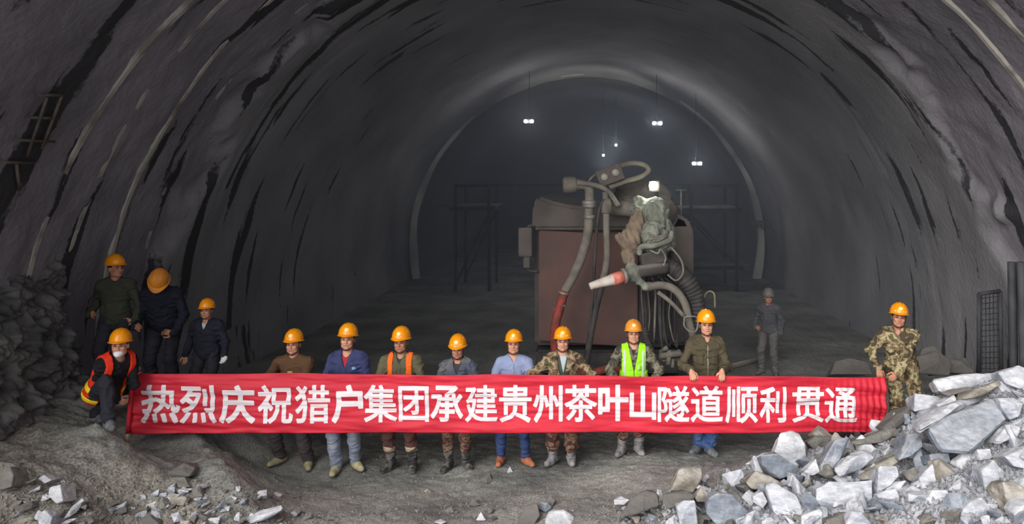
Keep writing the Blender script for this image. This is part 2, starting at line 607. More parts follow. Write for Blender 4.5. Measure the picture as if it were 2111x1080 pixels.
def shotcrete_material(name, c1, c2, cd, streak=True):
    """sprayed concrete with long dark seep streaks that run round the arch (angle about the tunnel axis, distance along it)"""
    m = bpy.data.materials.new(name)
    m.use_nodes = True
    n, l = m.node_tree.nodes, m.node_tree.links
    b = n['Principled BSDF']
    tc = n.new('ShaderNodeTexCoord')
    n1 = n.new('ShaderNodeTexNoise'); n1.inputs['Scale'].default_value = 0.55; n1.inputs['Detail'].default_value = 8
    n2 = n.new('ShaderNodeTexNoise'); n2.inputs['Scale'].default_value = 14; n2.inputs['Detail'].default_value = 8
    for q in (n1, n2):
        l.new(tc.outputs['Object'], q.inputs['Vector'])
    r = n.new('ShaderNodeValToRGB')
    e = r.color_ramp.elements
    e[0].position, e[0].color = 0.35, lin(c1)
    e[1].position, e[1].color = 0.66, lin(c2)
    l.new(n1.outputs['Fac'], r.inputs['Fac'])
    last = r.outputs['Color']
    if streak:                                                   # the near end is bare dark rock not yet sprayed
        at_ = n.new('ShaderNodeAttribute'); at_.attribute_name = 'bare'
        rb_ = n.new('ShaderNodeValToRGB')
        e = rb_.color_ramp.elements
        e[0].position, e[0].color = 0.35, lin((110, 106, 112))
        e[1].position, e[1].color = 0.66, lin((138, 132, 138))
        l.new(n1.outputs['Fac'], rb_.inputs['Fac'])
        mb_ = n.new('ShaderNodeMix'); mb_.data_type = 'RGBA'
        l.new(at_.outputs['Fac'], mb_.inputs['Factor']); l.new(last, mb_.inputs['A']); l.new(rb_.outputs['Color'], mb_.inputs['B'])
        last = mb_.outputs['Result']
        s = n.new('ShaderNodeSeparateXYZ'); l.new(tc.outputs['Object'], s.inputs[0])
        zz = n.new('ShaderNodeMath'); zz.operation = 'SUBTRACT'; l.new(s.outputs['Z'], zz.inputs[0]); zz.inputs[1].default_value = 0.9
        at = n.new('ShaderNodeMath'); at.operation = 'ARCTAN2'; l.new(zz.outputs[0], at.inputs[0]); l.new(s.outputs['X'], at.inputs[1])
        cm = n.new('ShaderNodeCombineXYZ')
        a1 = n.new('ShaderNodeMath'); a1.operation = 'MULTIPLY'; l.new(at.outputs[0], a1.inputs[0]); a1.inputs[1].default_value = 2.1
        y1 = n.new('ShaderNodeMath'); y1.operation = 'MULTIPLY'; l.new(s.outputs['Y'], y1.inputs[0]); y1.inputs[1].default_value = 2.3
        l.new(a1.outputs[0], cm.inputs['X']); l.new(y1.outputs[0], cm.inputs['Y'])
        wob = n.new('ShaderNodeMix'); wob.data_type = 'RGBA'; wob.blend_type = 'ADD'; wob.inputs['Factor'].default_value = 0.16
        l.new(cm.outputs[0], wob.inputs['A']); l.new(n2.outputs['Color'], wob.inputs['B'])
        n3 = n.new('ShaderNodeTexNoise'); n3.inputs['Scale'].default_value = 1.0; n3.inputs['Detail'].default_value = 3
        l.new(wob.outputs['Result'], n3.inputs['Vector'])
        r3 = n.new('ShaderNodeValToRGB')
        e = r3.color_ramp.elements
        e[0].position, e[0].color = 0.595, (0, 0, 0, 1)
        e[1].position, e[1].color = 0.625, (1, 1, 1, 1)
        fd = n.new('ShaderNodeMapRange')                         # seeps are thickest where the spraying stopped, few deeper in
        fd.inputs['From Min'].default_value = 13.5; fd.inputs['From Max'].default_value = 20.0
        fd.inputs['To Min'].default_value = -0.026; fd.inputs['To Max'].default_value = 0.13
        l.new(s.outputs['Y'], fd.inputs['Value'])
        sb = n.new('ShaderNodeMath'); sb.operation = 'SUBTRACT'
        l.new(n3.outputs['Fac'], sb.inputs[0]); l.new(fd.outputs['Result'], sb.inputs[1])
        l.new(sb.outputs[0], r3.inputs['Fac'])
        mx = n.new('ShaderNodeMix'); mx.data_type = 'RGBA'
        l.new(r3.outputs['Color'], mx.inputs['Factor']); l.new(last, mx.inputs['A']); mx.inputs['B'].default_value = lin(cd)
        last = mx.outputs['Result']
    l.new(last, b.inputs['Base Color'])
    b.inputs['Roughness'].default_value = 0.85
    b.inputs['Specular IOR Level'].default_value = 0.25
    bp = n.new('ShaderNodeBump'); bp.inputs['Strength'].default_value = 0.55; bp.inputs['Distance'].default_value = 0.04
    l.new(n2.outputs['Fac'], bp.inputs['Height']); l.new(bp.outputs['Normal'], b.inputs['Normal'])
    return m


M_mud = mud_material()
M_lining = shotcrete_material('sprayed_concrete', (120, 118, 120), (146, 143, 144), (56, 55, 57))
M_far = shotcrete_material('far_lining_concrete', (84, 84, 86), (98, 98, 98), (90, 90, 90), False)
M_bank = mat('dark_wet_rock', (66, 65, 66), (112, 109, 106), 3.0, 0.75, 0.9, 22, lo=0.3, hi=0.7)

# ------------------------------------------------------------------ floor
gx = np.arange(-7.4, 7.41, 0.028)
gy = np.concatenate([np.arange(4.2, 11.2, 0.026), np.arange(11.2, 17, 0.07), np.arange(17, 63, 0.4)])
GX, GY = np.meshgrid(gx, gy, indexing='ij')
GZ = ground_z(GX, GY)
floor = struct(mesh_np('floor', xyz(GX, GY, GZ).reshape(-1, 3), grid_faces(len(gx), len(gy)), M_mud))

_at = floor.data.attributes.new('rubble', 'FLOAT', 'POINT')            # the heap of blasted slate is grey stone, not mud
_at.data.foreach_set('value', (sstep(0.22, 0.5, GZ + 0.10 * fbm(xyz(GX, GY, GX * 0) * 2.5, 2, 77)) * sstep(0.3, 1.2, GX) * (GY < 9.3)).astype(np.float32).ravel())

_ae = floor.data.attributes.new('earth', 'FLOAT', 'POINT')             # brown spoil dumped in the near corner
_ae.data.foreach_set('value', (sstep(7.55, 7.1, GY + 0.25 * fbm(xyz(GX, GY, GX * 0) * 1.8, 3, 87) + 0.28 * (GX + 4.0)) * (GX < -1.8)).astype(np.float32).ravel())

# ------------------------------------------------------------------ sprayed tunnel lining: a long arch of 6.6 m radius, the near end not yet sprayed to full depth
TR, TZ = 6.6, 0.9


def bare_rock(th, Y):
    p = xyz(np.cos(th) * 6, Y, np.sin(th) * 6)
    edge = 11.5 + 0.55 * fbm(p * 0.7, 3, 41) + 0.22 * fbm(p * 2.4, 2, 43)
    return sstep(0.22, -0.22, Y - edge)


def lining_R(th, Y):
    p = xyz(np.cos(th) * 6, Y, np.sin(th) * 6)
    edge = 11.5 + 0.55 * fbm(p * 0.7, 3, 41) + 0.22 * fbm(p * 2.4, 2, 43)
    near = sstep(0.22, -0.22, Y - edge)
    R = TR + 0.17 * near
    R = R + 0.035 * fbm(p * 0.45, 2, 47) + 0.012 * fbm(p * 2.2, 3, 48) + near * 0.022 * fbm(p * 3.1, 4, 49)
    q = xyz(th * 3.0, Y * 2.6, np.zeros_like(th * Y))
    crack = np.maximum(fbm(q, 3, 53) - 0.45, 0)
    return R + 0.03 * np.minimum(crack, 0.5)


def arch_mesh(name, a0, a1, m, y):
    th = np.radians(np.arange(a0, a1 + 0.01, 0.5))
    T, Y = np.meshgrid(th, y, indexing='ij')
    R = lining_R(T, Y)
    V = xyz(R * np.cos(T), Y, TZ + R * np.sin(T)).reshape(-1, 3)
    q = grid_faces(len(th), len(y))
    o = struct(mesh_np(name, V, q, m))
    a = o.data.attributes.new('bare', 'FLOAT', 'POINT')
    a.data.foreach_set('value', bare_rock(T, Y).astype(np.float32).ravel())
    return o


ly = np.concatenate([np.arange(5.0, 15, 0.05), np.arange(15, 28.01, 0.13)])
arch_mesh('wall_right', -14, 48, M_lining, ly)
arch_mesh('ceiling', 48, 132, M_lining, ly)
arch_mesh('wall_left', 132, 194, M_lining, ly)

# far ring: the inner lining begins here, its cut face shows as a pale hoop
def ring(name, y0, y1, r0, r1, zc, m, a0=-12, a1=192):
    th = np.radians(np.arange(a0, a1 + 0.1, 2.0))
    prof = [(y0, r1), (y0, r0), (y1, r0)]
    V = []
    for t in th:
        w = 0.03 * math.sin(t * 7) + 0.02 * math.sin(t * 17 + 1)
        for (y, r) in prof:
            rr = r + (w if r == r0 else 0)
            V.append((rr * math.cos(t), y, zc + rr * math.sin(t)))
    return struct(mesh_np(name, V, grid_faces(len(th), 3), m, smooth=False))


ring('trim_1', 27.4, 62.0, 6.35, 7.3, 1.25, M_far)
ring('trim_10', 27.15, 27.42, 6.30, 6.52, 1.25, mat('concrete_lip_painted_lit', (206, 204, 192), (150, 148, 140), 0.7, 0.8, lo=0.4, hi=0.6))  # lamplight on the concrete lip is put into its pale colour
bmb = bmesh.new(); bm_box(bmb, (0, 62.05, 3.5), (18, 0.4, 12))
struct(bm_obj('wall_back', bmb, mat('dark_face', (60, 60, 64), (80, 80, 82), 1.0)))

# steel arches that stand in the unsprayed end
M_rib = mat('dusty_steel_arch', (176, 170, 160), (120, 114, 108), 2.2, 0.6, 0.3, 25, lo=0.45, hi=0.6)


def rib(k, Y, a0, a1, dr=0.0):
    th = np.radians(np.arange(a0, a1, 0.75))
    V = []
    for t in th:
        rin = TR + 0.13 + dr + 0.05 * float(fbm(np.array([t * 3.0, k * 3.1, 0.5]), 3, 61))
        for (dy, dr2) in ((-0.034, 0), (0.034, 0), (0.034, 0.16), (-0.034, 0.16)):
            V.append(((rin + dr2) * math.cos(t), Y + dy, TZ + (rin + dr2) * math.sin(t)))
    N = len(th)
    Fc = []
    for i in range(N - 1):
        for j in range(4):
            j2 = (j + 1) % 4
            Fc.append((i * 4 + j, i * 4 + j2, (i + 1) * 4 + j2, (i + 1) * 4 + j))
    Fc += [(0, 1, 2, 3), ((N - 1) * 4 + 3, (N - 1) * 4 + 2, (N - 1) * 4 + 1, (N - 1) * 4)]
    struct(pyd('trim_%d' % (k + 2), V, Fc, M_rib, None, False))


for k, (Y, dr) in enumerate(((8.72, 0.0), (9.36, 0.02), (10.15, 0.055), (11.0, 0.06))):
    rib(k, Y, -6, 186, dr)

# rough rock bank at the foot of the near side wall
by = np.arange(5.0, 10.2, 0.022)
bz = np.arange(-0.2, 3.3, 0.022)
BY, BZ = np.meshgrid(by, bz, indexing='ij')
pb = xyz(np.zeros_like(BY), BY, BZ)
BX = -6.65 + 0.95 * np.clip((2.9 - BZ) / 2.9, 0, 1) ** 1.2 * sstep(10.1, 8.6, BY) + 0.14 * fbm(pb * 1.6, 3, 71) + 0.10 * (1 - 2 * np.abs(fbm(pb * 3.5, 4, 73, 0.55))) + 0.05 * fbm(pb * 9, 3, 79) \
    - 0.6 * sstep(2.5, 3.3, BZ) - 0.7 * sstep(9.0, 10.2, BY)
struct(mesh_np('wall_left_rock', xyz(BX, BY, BZ).reshape(-1, 3), grid_faces(len(by), len(bz))[:, ::-1], M_bank))

# haze of cement dust that hangs in the tunnel behind the men
hz = bpy.data.materials.new('tunnel_dust_haze')
hz.use_nodes = True
hn, hl = hz.node_tree.nodes, hz.node_tree.links
hn.clear()
ho = hn.new('ShaderNodeOutputMaterial')
hv = hn.new('ShaderNodeVolumePrincipled')
hv.inputs['Density'].default_value = 0.019
hv.inputs['Color'].default_value = (0.76, 0.81, 0.95, 1)
hv.inputs['Anisotropy'].default_value = 0.25
hl.new(hv.outputs['Volume'], ho.inputs['Volume'])
hv_ = []
for y in (11.0, 27.2, 27.3, 61.0):
    r_, z_ = (6.42, 0.9) if y < 27.25 else (6.2, 1.25)
    for t in np.radians(np.arange(-5, 185.1, 5)):
        hv_.append((r_ * math.cos(t), y, z_ + r_ * math.sin(t)))
hn_ = 39
hf_ = [(i * hn_ + j, i * hn_ + (j + 1) % hn_, (i + 1) * hn_ + (j + 1) % hn_, (i + 1) * hn_ + j) for i in range(3) for j in range(hn_)]
hf_ += [tuple(range(hn_))[::-1], tuple(range(3 * hn_, 4 * hn_))]
haze = pyd('haze', hv_, hf_, hz, None, False)
bmz = bmesh.new(); bmz.from_mesh(haze.data); bmesh.ops.recalc_face_normals(bmz, faces=bmz.faces); bmz.to_mesh(haze.data); bmz.free()
haze['kind'] = 'stuff'
# ------------------------------------------------------------------ the long red banner
BP0, BP1 = 268.0, 1828.0


def banner_pt(px, py, off=0.0):
    """photograph point on the cloth -> place in the tunnel; the cloth hangs from Y 8.5 to 9.2 m and ripples"""
    px = np.asarray(px, float); py = np.asarray(py, float)
    u = (px - BP0) / (BP1 - BP0)
    Y = 8.5 + 0.7 * u
    X = (px - VPX) * Y / F
    Z = CH - (py - HZ) * Y / F
    w = 0.016 * fbm(xyz(u * 9, py / 17.0, 0 * u), 3, 81) + 0.010 * fbm(xyz(u * 22 + py / 60.0, py / 11.0 - u * 14, 0 * u), 2, 83)
    # tension folds that fan from the hands at both ends
    w = w + 0.018 * np.exp(-u / 0.09) * np.sin(py / 7.0 - u * 55 + 1.0)
    e = np.exp(-(1 - u) / 0.035)
    w = w + 0.022 * e * np.sin(px / 2.1) * sstep(770, 800, py) + 0.02 * np.exp(-(1 - u) / 0.12) * np.sin((py - 792) / 6.0 + (1 - u) * 30)
    # the cloth bellies a little towards the viewer between the holders
    w = w - 0.02 * np.sin(u * PI * 7) * np.clip((py - 770) / 120, 0, 1)
    return xyz(X, Y - w - off, Z)


def b_top(px):
    u = (px - BP0) / (BP1 - BP0)
    return 770 + 3.0 * u + 5.0 * u ** 2 + 0.9 * np.sin(u * 21) + 0.5 * np.sin(u * 47 + 1)


def b_bot(px):
    u = (px - BP0) / (BP1 - BP0)
    return 895 - 11.5 * u + 9.5 * u ** 2 + 0.9 * np.sin(u * 17 + 2)


M_red = mat('red_banner_cloth', (202, 40, 58), (184, 32, 50), 2.0, 0.62, 0.15, 60, spec=0.35)
M_white = mat('white_banner_print', (226, 216, 218), (212, 202, 205), 4.0, 0.65, 0.05, 60)
banner = empty('banner', P(268, 895, 8.5))
tag(banner, 'long red cloth banner with white characters held across the row of workers', 'banner')
pxs = np.linspace(BP0, BP1, 521)
tv = np.linspace(0, 1, 61)
PXg, Tg = np.meshgrid(pxs, tv, indexing='ij')
PYg = b_top(PXg) + (b_bot(PXg) - b_top(PXg)) * Tg
bo = np.array(banner.location)
cv = banner_pt(PXg, PYg).reshape(-1, 3) - bo
nb = len(cv)
back = cv + np.array([0, 0.004, 0])
qf = grid_faces(521, 61)
# close the hems so that the cloth is one thin sheet with two faces
rimq = []
idx = np.arange(521 * 61).reshape(521, 61)
loop = np.concatenate([idx[:, 0], idx[-1, 1:], idx[-2::-1, -1], idx[0, -2:0:-1]])
for a, b in zip(loop, np.roll(loop, -1)):
    rimq.append((a, b, b + nb, a + nb))
cloth = mesh_np('cloth', np.concatenate([cv, back]), np.concatenate([qf[:, ::-1], qf + nb, np.array(rimq)]), M_red, banner)

CHARS = [('热', 290, 370, 793, 872), ('烈', 372, 448, 793, 872), ('庆', 453, 527, 793, 872), ('祝', 532, 605, 793, 872), ('猎', 609, 681, 793, 872),
         ('户', 684, 748, 793, 872), ('集', 750, 818, 793, 871), ('团', 821, 884, 796, 870), ('承', 887, 955, 794, 870), ('建', 959, 1026, 793, 870),
         ('贵', 1029, 1096, 793, 870), ('州', 1099, 1160, 794, 870), ('茶', 1164, 1231, 793, 870), ('叶', 1233, 1296, 793, 870), ('山', 1298, 1353, 795, 866),
         ('隧', 1356, 1421, 795, 870), ('道', 1424, 1490, 794, 869), ('顺', 1495, 1562, 796, 871), ('利', 1566, 1621, 797, 871), ('贯', 1633, 1699, 798, 871), ('通', 1701, 1767, 799, 872)]


def glyph(ch, x0, x1, y0, y1, n=104):
    """a heavy sign-painter's version of the character: its outline grown outwards and filled with small cells, so that it can follow the cloth"""
    cu = bpy.data.curves.new('glyph', 'FONT')
    cu.body = ch
    cu.resolution_u = 3
    to = bpy.data.objects.new('glyph', cu)
    COL.objects.link(to)
    me = bpy.data.meshes.new_from_object(to.evaluated_get(bpy.context.evaluated_depsgraph_get()))
    bpy.data.objects.remove(to)
    bpy.data.curves.remove(cu)
    me.calc_loop_triangles()
    C = np.array([v.co[:2] for v in me.vertices])
    T = np.array([t.vertices[:] for t in me.loop_triangles])
    lo, hi = C.min(0), C.max(0)
    C = (C - lo) / (hi - lo)
    cnt = {}
    for t in T:
        for e in ((t[0], t[1]), (t[1], t[2]), (t[2], t[0])):
            k = tuple(sorted((tuple(np.round(C[e[0]], 5)), tuple(np.round(C[e[1]], 5)))))
            cnt[k] = cnt.get(k, 0) + 1
    S = np.array([k for k, v in cnt.items() if v == 1])
    bpy.data.meshes.remove(me)
    g = np.linspace(-0.09, 1.09, n)
    GXX, GYY = np.meshgrid(g, g, indexing='ij')
    p = np.stack([GXX, GYY], -1).reshape(-1, 2)
    ins = np.zeros(len(p), bool)
    for t in T:
        a, b, c = C[t]
        d = (b[0] - a[0]) * (c[1] - a[1]) - (b[1] - a[1]) * (c[0] - a[0])
        if abs(d) < 1e-9:
            continue
        u = ((p[:, 0] - a[0]) * (c[1] - a[1]) - (p[:, 1] - a[1]) * (c[0] - a[0])) / d
        v = ((b[0] - a[0]) * (p[:, 1] - a[1]) - (b[1] - a[1]) * (p[:, 0] - a[0])) / d
        ins |= (u >= 0) & (v >= 0) & (u + v <= 1)
    D = np.full(len(p), 9.0)
    for a, b in S:
        ab = b - a
        t = np.clip(((p - a) @ ab) / (ab @ ab + 1e-12), 0, 1)
        q = np.abs(p - a - t[:, None] * ab)
        D = np.minimum(D, 0.5 * np.hypot(q[:, 0], q[:, 1]) + 0.5 * q.max(1))
    D = np.where(ins, -D, D)
    grow = 0.04
    while grow > 0.02 and (D < grow).mean() * 1.18 ** 2 > 0.585:
        grow -= 0.002
    D = (D - grow).reshape(n, n)
    g0, g1 = -grow, 1 + grow
    V, idx, Fc = [], {}, []

    def vert(key, q):
        if key not in idx:
            idx[key] = len(V)
            V.append(q)
        return idx[key]
    for i in range(n - 1):
        for j in range(n - 1):
            c4 = ((i, j), (i + 1, j), (i + 1, j + 1), (i, j + 1))
            d4 = [D[c] for c in c4]
            if min(d4) >= 0:
                continue
            poly = []
            for k in range(4):
                A, B = c4[k], c4[(k + 1) % 4]
                da, db = d4[k], d4[(k + 1) % 4]
                if da < 0:
                    poly.append(vert(A, (g[A[0]], g[A[1]])))
                if (da < 0) != (db < 0):
                    t = da / (da - db)
                    poly.append(vert(tuple(sorted((A, B))), (g[A[0]] + t * (g[B[0]] - g[A[0]]), g[A[1]] + t * (g[B[1]] - g[A[1]]))))
            if len(poly) >= 3:
                Fc.append(tuple(poly))
    V = np.array(V)
    V = (V - g0) / (g1 - g0)
    return np.stack([x0 + V[:, 0] * (x1 - x0), y1 - V[:, 1] * (y1 - y0)], -1), Fc


for ch, x0, x1, y0, y1 in CHARS:
    V, Fc = glyph(ch, x0, x1, y0, y1)
    w = banner_pt(V[:, 0], V[:, 1], 0.005) - bo
    co = pyd('character', w, Fc, M_white, cloth)
    co['label'] = 'white character printed on red cloth'

M_wood = mat('pale_wood', (214, 196, 160), (180, 160, 124), 9, 0.7)
pole_pts = [P(275, 764, 8.47) - bo, P(270, 812, 8.47) - bo, P(262, 909, 8.47) - bo]
tube('pole', [pole_pts[0], pole_pts[1], P(263.5, 893, 8.47) - bo], 0.022, M_red, banner, 12, 4)
po = tube('pole_tip', [P(263.5, 892, 8.47) - bo, pole_pts[2]], 0.019, M_wood, banner, 12, 0)
po['label'] = 'bare pale wooden tip'
# ------------------------------------------------------------------ work lights and the gantry deep in the tunnel
M_steel = mat('dark_gantry_steel', (26, 27, 29), (20, 21, 23), 2.0, 0.6)
M_lamp_on = emit('lit_lamp_glass', (255, 252, 240), 160.0)
M_lamp_dim = emit('lit_small_lamp_glass', (255, 246, 225), 25.0)
M_black = mat('black_rubber', (30, 30, 32), (44, 43, 43), 6, 0.7)


def lamp(px, py, Y, label, twin, power, m=None, size=0.05, gap=0.10):
    c = P(px, py, Y)
    t = empty('work_lamp', c)
    tag(t, label, 'lamp', 'work lamps shining in the tunnel')
    offs = (-gap, gap) if twin else (0.0,)
    box('housing', (0, 0.10, 0), (0.34 if twin else 0.16, 0.14, 0.14), M_steel, t, 0.02)
    box('bracket', (0, 0.19, 0.0), (0.06, 0.14, 0.06), M_steel, t, 0.0)
    for dx in offs:
        lathe('lens', [(size * 0.6, 0.04), (size, 0.02), (size, -0.04)], (dx, 0.0, 0), (0, -1, 0), m or M_lamp_on, t, 16)
    ld = bpy.data.lights.new('work_lamp_light', 'POINT')
    ld.energy = power
    ld.shadow_soft_size = 0.08
    ld.color = (0.84, 0.9, 1.0)
    lo = bpy.data.objects.new('light', ld)
    COL.objects.link(lo)
    lo.parent = t
    lo.location = (0, -0.22, 0)
    lo.rotation_euler = (PI / 2, 0, 0)
    return t


lamp(1090, 250, 24.0, 'twin work lamp hanging alone beneath the crown of the pale hoop', True, 16)
lamp(1355, 254, 24.0, 'brightest twin work lamp high above the sprayer, level with its fellow', True, 16)
lamp(1437, 337, 24.0, 'twin work lamp lower down, nearest the side of the pale hoop', True, 16)
lamp(1270, 299, 33.0, 'small far lamp, the upper of two tiny ones over the sprayer', False, 45, M_lamp_dim, size=0.05)
lamp(1244, 320, 33.0, 'small far lamp, the lower of two tiny ones over the sprayer', False, 45, M_lamp_dim, size=0.05)
# ------------------------------------------------------------------ people
VX = 0.0065        # voxel of bodies
VC = 0.008         # voxel of clothes
M_skin = mat('tanned_skin', (200, 146, 120), (182, 128, 104), 30, 0.55, spec=0.35)
M_skin2 = mat('dark_tanned_skin', (180, 126, 102), (162, 110, 88), 30, 0.55, spec=0.35)
M_eye = mat('dark_eye', (38, 30, 28), (30, 24, 22), 5, 0.3)
M_brow = mat('black_hair', (28, 25, 24), (42, 37, 34), 60, 0.6)
M_lip = mat('lips', (140, 82, 74), (128, 74, 68), 30, 0.5)
M_hat = mat('orange_yellow_helmet_plastic', (240, 150, 12), (226, 136, 10), 3.5, 0.28, spec=0.5)
M_hat_old = mat('worn_orange_helmet_plastic', (226, 142, 44), (196, 122, 48), 7, 0.5, spec=0.35)
M_emb = mat('pale_helmet_emblem', (250, 216, 150), (250, 208, 130), 20, 0.4)
M_dot = mat('pale_helmet_rivet', (244, 214, 150), None, 20, 0.4)
M_strap = mat('black_webbing', (34, 32, 33), None, 30, 0.8)


def rot(rx=0, ry=0, rz=0):
    return np.array(Euler((rx, ry, rz), 'XYZ').to_matrix())


def unit(v):
    v = np.asarray(v, float)
    return v / (np.linalg.norm(v) + 1e-9)


def ik(a, c, l1, l2, hint):
    """middle joint of a two-bone limb from a to c; returns (joint, end)"""
    a, c = np.asarray(a, float), np.asarray(c, float)
    d = np.linalg.norm(c - a)
    u = unit(c - a)
    if d > (l1 + l2) * 0.999:
        d = (l1 + l2) * 0.999
        c = a + u * d
    x = (l1 * l1 - l2 * l2 + d * d) / (2 * d)
    h = math.sqrt(max(l1 * l1 - x * x, 0))
    hint = np.asarray(hint, float)
    n = unit(hint - u * hint.dot(u))
    return a + u * x + n * h, c


class Fig:
    """skeleton of one figure, in its own frame: feet at z 0, facing -y, x to the viewer's right"""

    def __init__(s, root, scale=1.0, wide=1.0, pelvis=None, lean=(0, 0, 0), head=(0, 0, 0), hands=None, feet=None, elbow=None, knee=None, toe=None, grip=(0.5, 0.5), hand_dir=None, palm=None, skin=None):
        s.root, s.s, s.w = root, scale, wide
        k = scale
        s.pel = np.array(pelvis if pelvis is not None else (0, 0.0, 0.92 * k))
        s.R = rot(*lean)
        s.hip = {sd: s.pel + s.R @ (np.array([sd * 0.088 * wide, 0, -0.03]) * k) for sd in (-1, 1)}
        s.sho = {sd: s.T((sd * 0.168 * wide, 0.01, 1.352)) for sd in (-1, 1)}
        s.neck = s.T((0, 0.012, 1.42))
        s.Rh = rot(head[0] - 0.13, head[1], head[2])
        s.hp = s.T((0, 0.005, 1.485))                      # pivot under the skull
        feet = feet or {-1: (-0.13, -0.02), 1: (0.13, -0.02)}
        knee = knee or {-1: (-0.12, -1, 0), 1: (0.12, -1, 0)}
        toe = toe or {-1: (-0.35, -1, 0), 1: (0.35, -1, 0)}
        s.toe = {sd: unit(toe[sd]) for sd in (-1, 1)}
        s.ank, s.kne = {}, {}
        for sd in (-1, 1):
            f = feet[sd]
            a = np.array([f[0], f[1], (f[2] if len(f) > 2 else 0.0) + 0.095 * k])
            s.kne[sd], s.ank[sd] = ik(s.hip[sd], a, 0.425 * k, 0.405 * k, knee[sd])
        hands = hands or {-1: (-0.16, -0.20, 1.12 * k), 1: (0.16, -0.20, 1.12 * k)}
        elbow = elbow or {-1: (-0.42, 0.55, -0.7), 1: (0.42, 0.55, -0.7)}
        s.elb, s.wri = {}, {}
        for sd in (-1, 1):
            s.elb[sd], s.wri[sd] = ik(s.sho[sd], hands[sd], 0.285 * k, 0.25 * k, elbow[sd])
        s.hdir = hand_dir or {-1: (0.8, -0.25, 0.3), 1: (-0.8, -0.25, 0.3)}
        s.palm = palm or {-1: (0, -1, -0.2), 1: (0, -1, -0.2)}
        s.grip = grip
        s.skin = skin or M_skin

    def T(s, v):
        """torso coordinates of a 1.70 m figure -> figure frame"""
        return s.pel + s.R @ ((np.array(v, float) - np.array([0, 0, 0.92])) * s.s)

    def Ti(s, p):
        return ((p - s.pel) @ s.R) / s.s + np.array([0, 0, 0.92])

    def H(s, v):
        """head coordinates (origin between the eyes' height and the skull's axis) -> figure frame"""
        return s.hp + s.Rh @ ((np.array(v, float) + np.array([0, -0.012, 0.098])) * s.s)

    def torso(s, f, g, k=0.05, belly=0.0, hip=True):
        q, w, R = s.s, s.w, s.R
        f.ell(s.T((0, 0.012, 1.27)), np.array([0.156 * w, 0.108, 0.185]) * q + g, R, k)
        f.ell(s.T((0, 0.0 - belly * 0.4, 1.07)), np.array([0.140 * w + belly * 0.5, 0.105 + belly, 0.20]) * q + g, R, k)
        if hip:
            f.ell(s.T((0, 0.008, 0.93)), np.array([0.160 * w, 0.112, 0.14]) * q + g, R, k)
        f.cone(s.T((-0.135 * w, 0.01, 1.348)), s.T((0.135 * w, 0.01, 1.348)), 0.056 * q + g, 0.056 * q + g, k)
        for sd in (-1, 1):
            f.cone(s.T((sd * 0.03, 0.022, 1.412)), s.T((sd * 0.14 * w, 0.012, 1.362)), 0.040 * q + g * 0.7, 0.048 * q + g, 0.03)

    def arm(s, f, sd, g, k=0.03, cuff=0.0, g2=None):
        g2 = g if g2 is None else g2
        q = s.s
        f.cone(s.sho[sd], s.elb[sd], 0.055 * q + g, 0.042 * q + g, k)
        f.cone(s.elb[sd], s.wri[sd] + (s.elb[sd] - s.wri[sd]) * cuff, 0.044 * q + g, 0.029 * q + g2, k)

    def leg(s, f, sd, g, k=0.03, end=0.0, g2=None):
        g2 = g if g2 is None else g2
        q = s.s
        f.cone(s.hip[sd], s.kne[sd], 0.084 * q + g, 0.056 * q + g, k)
        e = s.ank[sd] + (s.kne[sd] - s.ank[sd]) * end
        f.cone(s.kne[sd], e, 0.055 * q + g, 0.037 * q + g2, k)
        m = s.kne[sd] * 0.68 + s.ank[sd] * 0.32 + np.array([0, 0.016, 0])
        f.ell(m, np.array([0.05, 0.052, 0.10]) * q + g, None, k)

    def hand(s, f, sd):
        q = s.s
        W = s.wri[sd]
        d = s.hdir[sd]
        d = unit(W - s.elb[sd]) if d is None else unit(d)
        n = s.palm[sd]
        n = np.array([-sd * 0.8, 0.3, -0.3]) if n is None else np.asarray(n, float)
        n = unit(n - d * n.dot(d))
        lat = np.cross(d, n) * -sd                           # towards the thumb
        if s.palm[sd] is None and lat[1] > 0:
            lat = -lat
        g = s.grip[0 if sd < 0 else 1]
        f.cone(W - d * 0.01, W + d * 0.05 * q, 0.024 * q, 0.02 * q, 0.02)
        spread = (0.030, 0.010, -0.010, -0.029)
        length = (0.068, 0.076, 0.071, 0.056)
        for sp, L in zip(spread, length):
            kn = W + (d * (0.088 - abs(sp) * 0.18) + lat * sp) * q
            f.cone(W + (d * 0.02 + lat * sp * 0.6) * q, kn, 0.013 * q, 0.0115 * q, 0.012)
            p, a, r = kn, g * 0.7, 0.0098
            for j, fr in enumerate((0.46, 0.31, 0.23)):
                e = p + (d * math.cos(a) + n * math.sin(a) + lat * sp * 1.5 * (1 - g)) * L * fr * q
                f.cone(p, e, r * q, (r - 0.0012) * q, 0.003)
                p, r = e, r - 0.0012
                a += g * 1.1
        b = W + (d * 0.022 + lat * 0.018) * q
        c = b + (lat * 0.034 + d * 0.026 + n * 0.014) * q
        e = c + (d * 0.028 + lat * 0.006 + n * 0.016 * (0.5 + g)) * q
        h = e + (d * 0.022 + n * 0.016 * g - lat * 0.004) * q
        f.cone(b, c, 0.015 * q, 0.0125 * q, 0.01)
        f.cone(c, e, 0.0118 * q, 0.0105 * q, 0.004)
        f.cone(e, h, 0.0105 * q, 0.0088 * q, 0.004)

